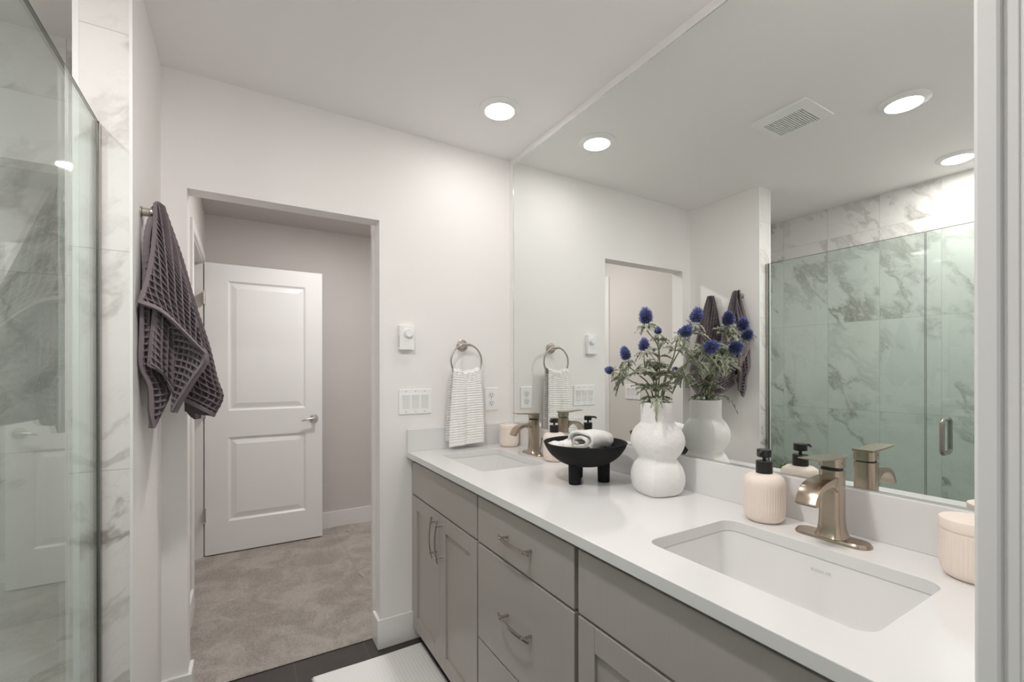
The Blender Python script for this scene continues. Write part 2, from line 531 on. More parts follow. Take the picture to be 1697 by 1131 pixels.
# casing of the doorway the photograph is taken from
bm = B()
for x0, x1 in ((-0.672, -0.606), (NL - 0.06, NL + 0.005)):
    box(bm, x0, x1, YN, YN + 0.018, 0, 2.115)
box(bm, NL + 0.005, -0.672, YN, YN + 0.018, 2.05, 2.115)
struct('trim_5', bm, M['trim'], bevel=0.003)
bm = B()
box(bm, NR - 0.001, NR + 0.003, YN - 0.0105, YN - 0.002, 0, 2.05)
struct('trim_6', bm, M['trim'], bevel=0.001)

struct('floor_shower', bx(XS, -1.655, YN, 0.0, -0.05, 0.03), M['grey_tile'])
struct('trim_7', bx(-1.66, -1.51, YN, YP, -0.05, 0.11), M['tile_top'])           # shower curb

# hall behind the doorway
HW = -1.49
HB = 1.835
struct('subfloor', bx(-3.0, 0.45, 0.09, 2.0, -0.06, 0.0), M['darkgap'])
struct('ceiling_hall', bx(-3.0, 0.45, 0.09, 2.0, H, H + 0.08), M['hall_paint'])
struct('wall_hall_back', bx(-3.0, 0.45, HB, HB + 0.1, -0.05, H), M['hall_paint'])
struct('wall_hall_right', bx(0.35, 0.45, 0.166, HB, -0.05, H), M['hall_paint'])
OY0, OY1, OZ = 0.862, 1.632, 2.052      # opening of the hall door
bm = B()
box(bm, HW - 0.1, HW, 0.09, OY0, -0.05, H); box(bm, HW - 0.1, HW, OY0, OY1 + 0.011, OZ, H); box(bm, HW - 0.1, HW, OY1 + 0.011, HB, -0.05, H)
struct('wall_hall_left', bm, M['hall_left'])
bm = B()
box(bm, HW, HW + 0.012, OY0 - 0.062, OY0 - 0.005, 0, OZ + 0.005); box(bm, HW, HW + 0.012, OY1 + 0.04, OY1 + 0.1, 0, OZ + 0.005)
box(bm, HW, HW + 0.012, OY0 - 0.062, OY1 + 0.1, OZ + 0.005, OZ + 0.062)
struct('trim_8', bm, M['trim'], bevel=0.003)
bm = B()
box(bm, HW - 0.1, HW + 0.002, OY0, OY0 + 0.012, 0, OZ); box(bm, HW - 0.1, HW + 0.002, OY1 + 0.0, OY1 + 0.012, 0, OZ); box(bm, HW - 0.1, HW + 0.002, OY0, OY1, OZ - 0.012, OZ)
box(bm, HW - 0.06, HW - 0.045, OY0 + 0.012, OY0 + 0.024, 0, OZ)
struct('trim_9', bm, M['trim'])
# closet room beyond the hall door, with its warm lamp
struct('wall_closet_left', bx(-3.0, -2.9, 0.09, HB, -0.05, H), M['paint'])
struct('wall_closet_front', bx(-2.9, HW - 0.1, 0.09, 0.19, -0.05, H), M['paint'])

# carpet: tufted surface
def carpet():
    rng = np.random.default_rng(3)
    def patch(x0, x1, y0, y1, st, amp):
        nx, ny = int((x1 - x0) / st) + 1, int((y1 - y0) / st) + 1
        xs, ys = np.meshgrid(np.linspace(x0, x1, nx), np.linspace(y0, y1, ny))
        z = rng.random(xs.shape) * amp + 0.004
        s = rng.normal(0, st * 0.25, xs.shape + (2,))
        s[0] = s[-1] = 0; z[0] = 0.001
        return grid_mesh('c', np.stack([xs + s[..., 0], ys + s[..., 1], z], -1))
    me = mesh_from('floor_hall', [patch(-1.49, -0.60, 0.0952, HB, 0.005, 0.007), patch(-0.62, 0.35, 0.166, HB, 0.02, 0.01), patch(-2.9, -1.47, 0.19, HB, 0.02, 0.01)])
    return me
o = obj('floor_hall', carpet(), M['carpet']); o['kind'] = 'structure'

# baseboards
def base(name, boxes):
    bm = B()
    for b in boxes: box(bm, *b)
    return struct(name, bm, M['trim'], bevel=0.003)
BH, BT = 0.137, 0.0135
base('baseboard_back', [(DR - BT, -0.5, -BT, 0.0, 0, BH), (DR - BT, DR, 0.0, 0.09, 0, BH)])
base('baseboard_back_left', [(XL, DL + BT, -BT, 0.0, 0, BH), (DL, DL + BT, 0.0, 0.09, 0, BH)])
base('baseboard_left', [(XL, XL + BT, YP + 0.01, -BT, 0, BH)])
base('baseboard_hall_back', [(HW, 0.35, HB - BT, HB, 0, BH)])
base('baseboard_hall_left', [(HW, HW + BT, 0.09, OY0 - 0.062, 0, BH)])

# hall door, standing open
def door():
    bm = B()
    x0, x1, y0, y1, z0, z1 = -1.480, -0.725, 1.633, 1.668, 0.018, 2.048
    xs = [x0, -1.343, -0.843, x1]; zs = [z0, 0.236, 0.828, 1.015, 1.931, z1]
    F = lambda x, y, z: bm.verts.new((x, y, z))
    def quad(a, b, c, d): bm.faces.new([F(*p) for p in (a, b, c, d)])
    for i in range(3):
        for j in range(5):
            if i == 1 and j in (1, 3): continue
            quad((xs[i], y0, zs[j]), (xs[i + 1], y0, zs[j]), (xs[i + 1], y0, zs[j + 1]), (xs[i], y0, zs[j + 1]))
    for j in (1, 3):      # moulded panels: slope in, flat, slope out to a raised field
        prof = [(0, 0), (0.012, 0.011), (0.020, 0.011), (0.052, 0.002)]
        for (d0, e0), (d1, e1) in zip(prof[:-1], prof[1:]):
            A = [(xs[1] + d0, zs[j] + d0), (xs[2] - d0, zs[j] + d0), (xs[2] - d0, zs[j + 1] - d0), (xs[1] + d0, zs[j + 1] - d0)]
            C = [(xs[1] + d1, zs[j] + d1), (xs[2] - d1, zs[j] + d1), (xs[2] - d1, zs[j + 1] - d1), (xs[1] + d1, zs[j + 1] - d1)]
            for k in range(4):
                l = (k + 1) % 4
                quad((A[k][0], y0 + e0, A[k][1]), (A[l][0], y0 + e0, A[l][1]), (C[l][0], y0 + e1, C[l][1]), (C[k][0], y0 + e1, C[k][1]))
        d, e = prof[-1]
        quad((xs[1] + d, y0 + e, zs[j] + d), (xs[2] - d, y0 + e, zs[j] + d), (xs[2] - d, y0 + e, zs[j + 1] - d), (xs[1] + d, y0 + e, zs[j + 1] - d))
    quad((x0, y1, z0), (x0, y1, z1), (x1, y1, z1), (x1, y1, z0))
    quad((x0, y0, z0), (x0, y0, z1), (x0, y1, z1), (x0, y1, z0)); quad((x1, y0, z0), (x1, y1, z0), (x1, y1, z1), (x1, y0, z1))
    quad((x0, y0, z0), (x0, y1, z0), (x1, y1, z0), (x1, y0, z0)); quad((x0, y0, z1), (x1, y0, z1), (x1, y1, z1), (x0, y1, z1))
    bmesh.ops.remove_doubles(bm, verts=bm.verts, dist=1e-5)
    d = struct('door_1', bm, M['door'])
    # lever handle
    bm = B()
    hx, hz = -0.786, 0.930
    lathe(bm, (hx, 1.633, hz), [(0.033, 0), (0.033, -0.004), (0.028, -0.010), (0.014, -0.012), (0.011, -0.04), (0.012, -0.052), (0.0, -0.054)], 28, 'y')
    tube(bm, spline([(hx, 1.585, hz), (hx - 0.03, 1.583, hz + 0.004), (hx - 0.065, 1.584, hz - 0.002), (hx - 0.092, 1.586, hz - 0.011)], 14),
         [0.009] * 4 + [0.008] * 6 + [0.007, 0.006, 0.005, 0.003], 10)
    box(bm, x1, x1 + 0.002, y0 + 0.005, y1 - 0.005, hz - 0.03, hz + 0.03)
    obj('door_handle', bm, M['steel'], d, smooth=True)
    for z in (1.80, 1.02, 0.30):
        bm = B()
        box(bm, -1.4835, -1.4812, 1.56, 1.632, z - 0.046, z + 0.046)
        lathe(bm, (-1.478, 1.628, z - 0.047), [(0.006, 0), (0.006, 0.094)], 12)
        obj('hinge', bm, M['steel'], d)
    return d
door()

# ------------------------------------------------------------------ mirror
bm = B()
MY0, MY1, MZ0, MZ1 = -1.976, -0.052, 1.0165, 2.3996
r = empty('wall_mirror', (0, -1.0, MZ0), 'large frameless mirror above the backsplash filling the wall beside the vanity', 'mirror')
obj('mirror_glass', bx(-0.006, -0.001, MY0, MY1, MZ0, MZ1), M['mirror'], r)
bm = B()
box(bm, -0.0072, -0.0004, MY1, MY1 + 0.003, MZ0, MZ1); box(bm, -0.0072, -0.0004, MY0, MY1 + 0.003, MZ1, MZ1 + 0.002)
obj('mirror_edge', bm, M['mirror_edge'], r)
obj('bottom_channel', bx(-0.0085, -0.0004, MY0, MY1, MZ0 - 0.0032, MZ0 + 0.0005), M['steel'], r)

# ------------------------------------------------------------------ vanity
XF = -0.555             # face of doors and drawers
TOPZ, BOTZ = 0.861, 0.075

def arch_handle(c, along, L=0.172):
    """arched bar pull; c = centre on the face, along 'y' or 'z'"""
    bm = B()
    n = 16
    L0 = []
    for i in range(n + 1):
        s = -1 + 2 * i / n
        a = s * L / 2; d = 0.024 + 0.011 * (1 - s * s)
        hw = 0.0052; ht = 0.0028
        pts = []
        for q, w in ((-1, -1), (1, -1), (1, 1), (-1, 1)):
            pts.append((a, q * hw, d + w * ht))
        L0.append(pts)
    def put(p):
        a, s, d = p
        return (c[0] - d, c[1] + a, c[2] + s) if along == 'y' else (c[0] - d, c[1] + s, c[2] + a)
    rings(bm, [[put(p) for p in l] for l in L0])
    for s in (-1, 1):
        p = put((s * 0.064, 0, 0))
        lathe(bm, (c[0] - 0.034, p[1], p[2]), [(0.0042, 0), (0.0042, 0.034)], 12, 'x')
    return bm

def shaker(y0, y1, z0, z1, w=0.059):
    bm = B()
    xb = XF + 0.019
    e = 0.0004
    box(bm, XF, xb, y0, y0 + w - e, z0, z1); box(bm, XF, xb, y1 - w + e, y1, z0, z1)
    box(bm, XF, xb, y0 + w, y1 - w, z1 - w - 0.002, z1); box(bm, XF, xb, y0 + w, y1 - w, z0, z0 + w + 0.002)
    box(bm, XF + 0.009, xb - 0.001, y0 + w - 0.002, y1 - w + 0.002, z0 + w, z1 - w)
    return bm

def carcass(y0, y1, open_top=True):
    bm = B()
    xf, xb = XF + 0.0195, -0.003
    box(bm, xf, xb, y0, y0 + 0.016, BOTZ, 0.8775); box(bm, xf, xb, y1 - 0.016, y1, BOTZ, 0.8775)
    box(bm, xf, xb, y0 + 0.016, y1 - 0.016, BOTZ, BOTZ + 0.016); box(bm, xb - 0.008, xb, y0 + 0.016, y1 - 0.016, BOTZ + 0.016, 0.8775)
    box(bm, xf, xf + 0.018, y0 + 0.016, y1 - 0.016, 0.84, 0.8775)       # face-frame rails
    box(bm, xf, xf + 0.018, y0 + 0.016, y1 - 0.016, 0.685, 0.725)
    box(bm, -0.475, -0.459, y0, y1, 0.0, BOTZ)                            # toe kick
    return bm

def sink_base(yt, yb, label, gap=0.024):
    """cabinet from yt (far side) to yb (near side)"""
    r = empty('vanity_cabinet', (-0.3, (yt + yb) / 2, 0), label, 'cabinet', 'vanity sink cabinets')
    y0, y1 = yb + (0.003 if gap > 0.01 else 0.022), yt - gap
    obj('body', carcass(yb, yt), M['cab'], r)
    if abs(yt) < 0.01:
        obj('filler_strip', bx(XF + 0.004, XF + 0.0195, y1 + 0.003, yt, BOTZ, 0.8775), M['cab'], r)
    obj('false_drawer_front', bx(XF, XF + 0.019, y0, y1, 0.708, TOPZ), M['cab'], r, bevel=0.0018)
    ym = (y0 + y1) / 2
    for a, b_, s in ((ym + 0.0012, y1, 1), (y0, ym - 0.0012, -1)):
        d = obj('door', shaker(a, b_, BOTZ, 0.7005), M['cab'], r, bevel=0.0012)
        obj('handle', arch_handle((XF, ym + s * 0.031, 0.600), 'z'), M['nickel'], d, bevel=0.0008)
    return r

sink_base(-0.001, -0.7165, 'taupe vanity cabinet with two doors and bar pulls under the far sink beside the doorway')
r = empty('vanity_drawer_cabinet', (-0.3, -0.986, 0), 'taupe bank of three drawers in the middle of the vanity, between the sink cabinets', 'cabinet')
obj('body', carcass(-1.2565, -0.7185), M['cab'], r)
for z0, z1, hz in ((0.707, TOPZ, 0.786), (0.377, 0.699, 0.546), (0.075, 0.371, 0.24)):
    d = obj('drawer_front', bx(XF, XF + 0.019, -1.2495, -0.7235, z0, z1), M['cab'], r, bevel=0.0018)
    obj('handle', arch_handle((XF, -0.994, hz), 'y'), M['nickel'], d, bevel=0.0008)
sink_base(-1.2575, -1.974, 'taupe vanity cabinet with two doors under the near sink, nearest the camera', 0.0075)

# countertop, backsplash
SINKS = ((-0.370, 'far'), (-1.611, 'near'))
CX0, CX1, CZ0, CZ1 = -0.578, -0.002, 0.8795, 0.9065
SKX, SKW, SKL = -0.317, 0.302, 0.425
holes = [[(p[0], p[1]) for p in rrect(SKX, cy, SKW, SKL, 0.032, 0, 8)] for cy, _ in SINKS]
tag(obj('countertop', plate_holes([(CX0, -1.976), (CX1, -1.976), (CX1, -0.001), (CX0, -0.001)], holes, CZ0, CZ1), M['quartz'], bevel=0.0015), 'white quartz vanity countertop with two rectangular sink cutouts', 'countertop')
tag(obj('backsplash', bx(-0.0205, -0.001, -1.976, -0.001, CZ1, 1.0129), M['quartz'], bevel=0.0012), 'long white quartz backsplash strip running below the mirror', 'backsplash')
tag(obj('side_splash', bx(CX0 + 0.001, -0.021, -0.021, -0.001, CZ1, 1.0129), M['quartz'], bevel=0.0012), 'short white quartz side splash behind the hand towel at the far end', 'backsplash')

def sink(cy, label):
    r = empty('sink', (SKX, cy, 0.74), label, 'sink', 'undermount sinks')
    bm = B()
    prof = [(0.030, 0.0, 0.044), (0.004, 0.0, 0.036), (0.002, -0.004, 0.036), (-0.012, -0.105, 0.040), (-0.022, -0.130, 0.045), (-0.045, -0.146, 0.05), (-0.085, -0.151, 0.055), (-0.20, -0.154, 0.03)]
    L = [rrect(SKX, cy, SKW + a, SKL + a * (1 if a > -0.15 else 1.4), rad, CZ0 - 0.0006 + z, 8) for a, z, rad in prof]
    rings(bm, L, False, True)
    obj('basin', bm, M['porcelain'], r, smooth='all', solid=0.006)
    bm = B()
    lathe(bm, (SKX, cy, CZ0 - 0.154), [(0.026, 0), (0.026, 0.003), (0.018, 0.004), (0.016, 0.001), (0.0, 0.003)], 24)
    obj('drain', bm, M['champagne'], r, smooth=True)
    # faint maker's lettering glazed on the rear wall of the basin
    cu = bpy.data.curves.new('lettering', 'FONT'); cu.body = 'KOHLER'; cu.size = 0.0085; cu.extrude = 0.0002; cu.align_x = 'CENTER'; cu.space_character = 1.35
    tmp = bpy.data.objects.new('lettering', cu); link(tmp)
    bpy.context.view_layer.update()
    me = bpy.data.meshes.new_from_object(tmp.evaluated_get(bpy.context.evaluated_depsgraph_get()))
    bpy.data.objects.remove(tmp)
    tilt = math.radians(4)
    T = Matrix.Translation((SKX + SKW / 2 - 0.0030, cy - 0.009, 0.851)) @ Matrix.Rotation(math.radians(-90), 4, 'Z') @ Matrix.Rotation(math.radians(90) - tilt, 4, 'X')
    me.transform(Matrix.Translation(-ORG[r.name]) @ T)
    obj('lettering', me, M['letter'], r, label='faint grey lettering on the basin')
    return r
sink(SINKS[0][0], 'white rectangular undermount sink at the far end of the countertop, by the hand towel')
sink(SINKS[1][0], 'large white rectangular undermount sink nearest the camera')

def faucet(label):
    """at x -0.0915, y 0 in its own coordinates, copied to both sinks"""
    x, z0 = -0.0915, CZ1
    r = empty('faucet', (x, 0, z0), label, 'faucet', 'single lever faucets')
    bm = B()
    out = lambda w, L: [p for p in rrect(x, 0, w, L, w / 2 - 1e-4, 0, 10)]
    rings(bm, [[(p[0], p[1], z0) for p in out(0.054, 0.154)], [(p[0], p[1], z0 + 0.004) for p in out(0.054, 0.154)], [(p[0], p[1], z0 + 0.009) for p in out(0.046, 0.146)]])
    obj('deck_plate', bm, M['champagne'], r, smooth=True)
    bm = B()
    prof = [(0.060, 0.0088), (0.0555, 0.013), (0.0510, 0.020), (0.0475, 0.029), (0.0452, 0.041), (0.0440, 0.055), (0.0440, 0.160)]
    rings(bm, [rrect(x, 0, w, w, w * 0.28, z0 + h, 6) for w, h in prof])
    obj('column', bm, M['champagne'], r, smooth=True)
    bm = B()
    rings(bm, [rrect(x, 0, 0.037, 0.037, 0.010, z0 + 0.160, 6), rrect(x, 0, 0.037, 0.037, 0.010, z0 + 0.166, 6)])
    obj('gap_shade_core', bm, M['darkgap'], r)  # near-black core paints the shade in the gap below the lever cap
    bm = B()
    lo = rrect(x, 0, 0.0445, 0.0445, 0.0125, 0, 6)
    rings(bm, [[(p[0], p[1], z0 + 0.1655 - (p[0] - x) * 0.10) for p in lo], [(p[0], p[1], z0 + 0.190) for p in lo]])
    cap = obj('lever_cap', bm, M['champagne'], r, smooth=True)
    bm = B()
    n = 10; L = []
    for i in range(n + 1):
        s = i / n
        px = x + 0.022 - s * 0.128
        hw = 0.0222 - 0.001 * s; t = 0.006 - 0.003 * s; zz = z0 + 0.191 + 0.004 * s * s
        L.append([(px, -hw, zz - t), (px, hw, zz - t), (px, hw, zz), (px, -hw, zz)])
    rings(bm, L)
    obj('lever', bm, M['champagne'], cap, bevel=0.0008)
    bm = B()
    lathe(bm, (x - 0.006, -0.0222, z0 + 0.178), [(0.0016, -0.0004), (0.0016, 0.001)], 10, 'y')
    obj('set_screw_cap', bm, M['slot'], cap)
    # open waterfall spout
    bm = B()
    top = spline([(x - 0.018, z0 + 0.146), (x - 0.055, z0 + 0.143), (x - 0.085, z0 + 0.136), (x - 0.106, z0 + 0.120), (x - 0.119, z0 + 0.097)], 22)
    botm = spline([(x - 0.018, z0 + 0.112), (x - 0.035, z0 + 0.126), (x - 0.070, z0 + 0.126), (x - 0.094, z0 + 0.112), (x - 0.108, z0 + 0.092)], 22)
    L = []
    for i, (t, b_) in enumerate(zip(top, botm)):
        hw = 0.0215
        L.append([(t[0], -hw, t[1]), (t[0], hw, t[1]), (b_[0], hw, b_[1]), (b_[0], -hw, b_[1])])
    rings(bm, L)
    sp = obj('spout', bm, M['champagne'], r, smooth=True, bevel=0.001)
    t, b_ = Vector((top[-1][0], 0, top[-1][1])), Vector((botm[-1][0], 0, botm[-1][1]))
    d = (t - b_); nrm = Vector((-d.z, 0, d.x)).normalized()
    if nrm.z > 0: nrm = -nrm
    bm = B()
    q = [b_ + d * 0.2, b_ + d * 0.72]
    vs = []
    for o_ in (0.0, 0.0006):
        for p, s in ((q[0], -1), (q[0], 1), (q[1], 1), (q[1], -1)):
            vs.append(bm.verts.new(p + nrm * o_ + Vector((0, s * 0.0185, 0))))
    for f in ((0, 1, 2, 3), (7, 6, 5, 4), (0, 4, 5, 1), (1, 5, 6, 2), (2, 6, 7, 3), (3, 7, 4, 0)): bm.faces.new([vs[i] for i in f])
    obj('spout_mouth', bm, M['darkgap'], sp)
    bm = B()
    tube(bm, [(x + 0.033, 0.0, z0 + 0.005), (x + 0.046, 0.0, z0 + 0.062)], 0.0022, 10)
    lathe(bm, (x + 0.046, 0.0, z0 + 0.060), [(0.003, 0), (0.0048, 0.004), (0.0048, 0.012), (0.002, 0.016)], 12)
    obj('drain_lift_rod', bm, M['champagne'], r, smooth=True)
    return r
f0 = faucet('brushed bronze faucet with waterfall spout behind the far sink')
ORGX = -0.0915
f0.location = (ORGX, -0.374, CZ1)
f1 = dup_tree(f0, (ORGX, -1.608, CZ1))
f1['label'] = 'brushed bronze faucet with waterfall spout behind the near sink, beside the larger looking soap bottle'

# ------------------------------------------------------------------ soap bottles and jars
def ribbed(bm, c, prof, z_a, z_b, ribs, amp, per=6):
    n = ribs * per; L = []
    for r, h in prof:
        k = max(0.0, min(1.0, (h - z_a) / 0.006, (z_b - h) / 0.006))
        L.append([(c[0] + (r + amp * k * (abs(math.cos(ribs * PI * i / n)) - 1)) * math.cos(2 * PI * i / n),
                   c[1] + (r + amp * k * (abs(math.cos(ribs * PI * i / n)) - 1)) * math.sin(2 * PI * i / n), c[2] + h) for i in range(n)])
    return rings(bm, L)

def dense(prof, n): return [tuple(p) for p in cr(np.array(prof, float), np.linspace(0, 1, n))]

def soap(x, y, rz, label):
    c = (0, 0, 0)
    r = empty('soap_dispenser', (0, 0, 0), label, 'soap bottle', 'blush soap dispensers')
    prof = [(0.034, 0.0), (0.041, 0.004), (0.0465, 0.014), (0.0482, 0.026), (0.0484, 0.032), (0.0484, 0.050), (0.0484, 0.070), (0.0484, 0.086), (0.0484, 0.093), (0.0478, 0.101), (0.044, 0.112), (0.034, 0.1195), (0.021, 0.122)]
    obj('bottle', ribbed(B(), c, prof, 0.026, 0.094, 46, 0.0011), M['blush'], r, smooth='all')
    bm = B(); lathe(bm, (0, 0, 0.1195), [(0.0195, 0), (0.0195, 0.032), (0.0185, 0.033), (0.0, 0.033)], 32)
    obj('pump_collar', bm, M['black'], r, smooth=True)
    bm = B(); lathe(bm, (0, 0, 0.152), [(0.0042, 0), (0.0042, 0.013)], 16)
    obj('pump_stem', bm, M['black'], r, smooth=True)
    bm = B(); lathe(bm, (0, 0, 0.1635), [(0.016, 0), (0.017, 0.001), (0.017, 0.018), (0.016, 0.019), (0.0, 0.019)], 32)
    tube(bm, spline([(-0.010, 0, 0.177), (-0.024, 0, 0.1775), (-0.034, 0, 0.176), (-0.040, 0, 0.1715)], 10), [0.0042] * 7 + [0.0036, 0.0032, 0.003], 10)
    obj('pump_head', bm, M['black'], r, smooth=True)
    r.location = (x, y, CZ1); r.rotation_euler = (0, 0, rz)
    return r
s1 = soap(-0.094, -1.453, math.radians(12), 'blush soap bottle with black pump beside the near sink')
s0 = dup_tree(s1, (-0.1, -0.546, CZ1), math.radians(28))
s0['label'] = 'blush soap bottle with black pump behind the black bowl, partly hidden'

def jar(x, y, label):
    r = empty('lidded_jar', (0, 0, 0), label, 'jar', 'blush lidded jars')
    prof = [(0.036, 0.0), (0.043, 0.004), (0.0478, 0.013), (0.0492, 0.022), (0.0496, 0.030), (0.0496, 0.045), (0.0496, 0.060), (0.0496, 0.072), (0.0496, 0.079), (0.0496, 0.085), (0.0490, 0.0878)]
    obj('jar_body', ribbed(B(), (0, 0, 0), prof, 0.014, 0.084, 48, 0.0010), M['blush'], r, smooth='all')
    bm = B(); lathe(bm, (0, 0, 0.089), [(0.0485, -0.001), (0.0502, 0), (0.0506, 0.002), (0.0506, 0.018), (0.0496, 0.020), (0.046, 0.0205), (0.0, 0.0205)], 64)
    obj('jar_lid', bm, M['blush'], r, smooth=True)
    r.location = (x, y, CZ1)
    return r
j1 = jar(-0.086, -1.842, 'blush ribbed jar with flat lid at the near end of the countertop by the casing')
j0 = dup_tree(j1, (-0.075, -0.120, CZ1))
j0['label'] = 'small looking blush lidded jar in the far corner of the countertop by the power outlet'

# ------------------------------------------------------------------ footed bowl with washcloths
BC = (-0.218, -0.890)
r = empty('footed_bowl', (BC[0], BC[1], CZ1), 'matte black three-footed bowl on the countertop holding white washcloths', 'bowl')
bm = B()
z0 = CZ1
outer = dense([(0.002, 0.055), (0.050, 0.057), (0.085, 0.068), (0.118, 0.092), (0.137, 0.118), (0.1455, 0.137)], 22)
inner = dense([(0.1405, 0.137), (0.130, 0.119), (0.110, 0.097), (0.080, 0.077), (0.045, 0.069), (0.002, 0.067)], 22)
lathe(bm, (BC[0], BC[1], z0), outer + [(0.1435, 0.1385)] + inner, 72, cap0=True, cap1=True)
obj('bowl', bm, M['blackwood'], r, smooth='all')
for a in (197, -43, 77):
    t = math.radians(a)
    px, py = BC[0] + 0.064 * math.cos(t), BC[1] + 0.064 * math.sin(t)
    bm = B(); lathe(bm, (px, py, z0), [(0.0195, 0.0), (0.0205, 0.002), (0.0215, 0.058), (0.0215, 0.066)], 28)
    obj('leg', bm, M['blackwood'], r, smooth=True)

def folded_cloth(name, loc, rz, rx, prof, length, thick, label, seed):
    """a folded strip: cross-section polyline (y, z) extruded along x with soft waves"""
    rng = random.Random(seed)
    r = None
    pts = spline(prof, 60)
    n = 26
    bm = B(); L = []
    ph = rng.random() * 6
    for i in range(n + 1):
        s = i / n
        x = (s - 0.5) * length
        e = min(1, min(s, 1 - s) / 0.06)
        e = 0.75 + 0.25 * math.sqrt(max(0, e))
        ring = []
        up = []
        for k, p in enumerate(pts):
            a = pts[max(0, k - 1)]; b_ = pts[min(len(pts) - 1, k + 1)]
            t = Vector((b_[0] - a[0], b_[1] - a[1])).normalized(); nn = Vector((-t.y, t.x))
            w = 0.0022 * math.sin(9 * s + k * 0.13 + ph) + 0.0012 * math.sin(23 * s + k * 0.31)
            up.append((Vector(p) + nn * (thick / 2 * e + w), Vector(p) + nn * (-thick / 2 * e + w)))
        loop = [u[0] for u in up] + [u[1] for u in reversed(up)]
        ring = [(x + 0.004 * math.sin(k * 0.21 + ph) * (1 if s > 0.5 else -1), q.x, q.y) for k, q in enumerate(loop)]
        L.append(ring)
    rings(bm, L)
    T = Matrix.Translation(loc) @ Matrix.Rotation(rz, 4, 'Z') @ Matrix.Rotation(rx, 4, 'Y')
    bmesh.ops.transform(bm, matrix=T, verts=bm.verts)
    o = obj(name, bm, M['terry'], None, smooth='all')
    tag(o, label, 'washcloth', 'white washcloths in the black bowl')
    return o
roll = [(-0.036, 0.004), (-0.045, 0.016), (-0.038, 0.030), (-0.012, 0.036), (0.020, 0.036), (0.040, 0.026), (0.042, 0.010), (0.026, 0.000), (-0.006, 0.002), (-0.026, 0.010), (-0.026, 0.021), (-0.008, 0.026), (0.016, 0.024), (0.026, 0.015), (0.010, 0.011)]
folded_cloth('washcloth', (BC[0] + 0.022, BC[1] - 0.002, z0 + 0.118), math.radians(16), math.radians(4), [(a * 1.05, b_ * 1.35) for a, b_ in roll], 0.135, 0.0128, 'rolled white washcloth lying on top of the pile in the black bowl', 2)
fold = [(-0.05, 0.0), (0.0, 0.002), (0.044, 0.001), (0.054, 0.008), (0.046, 0.016), (0.0, 0.016), (-0.044, 0.015), (-0.053, 0.021), (-0.044, 0.028), (0.0, 0.029), (0.045, 0.026)]
folded_cloth('washcloth', (BC[0] + 0.004, BC[1] + 0.004, z0 + 0.0885), math.radians(35), 0, [(a * 0.9, b_ * 0.9) for a, b_ in fold], 0.145, 0.009, 'flat folded white washcloth underneath the rolled one in the black bowl', 5)
small = [(-0.026, 0.0), (-0.033, 0.009), (-0.024, 0.020), (0.0, 0.023), (0.024, 0.016), (0.030, 0.006), (0.016, 0.002), (-0.010, 0.008), (0.006, 0.013)]
folded_cloth('washcloth', (BC[0] - 0.068, BC[1] + 0.050, z0 + 0.112), math.radians(-25), math.radians(-8), small, 0.075, 0.009, 'crumpled corner of white washcloth at the left rim of the black bowl', 9)

# ------------------------------------------------------------------ vase
VC = (-0.126, -1.131)
def vase():
    r = empty('vase', (VC[0], VC[1], CZ1), 'rough white plaster vase of two stacked lobed bulbs on the countertop', 'vase')
    prof = [(0.058, 0.0, 1), (0.066, 0.003, 1), (0.0745, 0.016, 1), (0.0805, 0.034, 1), (0.082, 0.052, 1), (0.0795, 0.070, 1), (0.072, 0.090, 1), (0.0615, 0.104, .8), (0.058, 0.111, .55), (0.0615, 0.118, .8), (0.072, 0.132, 1), (0.080, 0.150, 1), (0.082, 0.168, 1),
            (0.0785, 0.186, 1), (0.070, 0.203, 1), (0.059, 0.2155, .5), (0.0525, 0.2225, .1), (0.0508, 0.230, 0), (0.0505, 0.25, 0), (0.0507, 0.270, 0), (0.0507, 0.284, 0), (0.0495, 0.287, 0)]
    inn = [(0.0465, 0.286, 0), (0.0455, 0.275, 0), (0.0455, 0.24, 0), (0.05, 0.205, 0), (0.05, 0.16, 0), (0.01, 0.155, 0)]
    P = [tuple(p) for p in cr(np.array(prof), np.linspace(0, 1, 90))] + inn
    n = 144; L = []
    rot = math.radians(-147)
    for rad, h, k in P:
        loop = []
        for i in range(n):
            a = 2 * PI * i / n
            # four lobes that meet in ridges: the ridge is a narrow raised corner
            q = abs(((a / (PI / 2)) % 1) - 0.5) * 2          # 0 mid-face, 1 at ridge
            f = 1 - 0.155 * k * (1 - q ** 1.25) + 0.016 * k * math.exp(-((1 - q) / 0.08) ** 2)
            w = 1 + 0.006 * math.sin(3 * a + h * 40) + 0.004 * math.sin(7 * a - h * 90)
            loop.append((VC[0] + rad * f * w * math.cos(a + rot), VC[1] + rad * f * w * math.sin(a + rot), CZ1 + h))
        L.append(loop)
    bm = B(); rings(bm, L)
    o = obj('vase_body', bm, M['plaster'], r, smooth='all')
    return r
vr = vase()

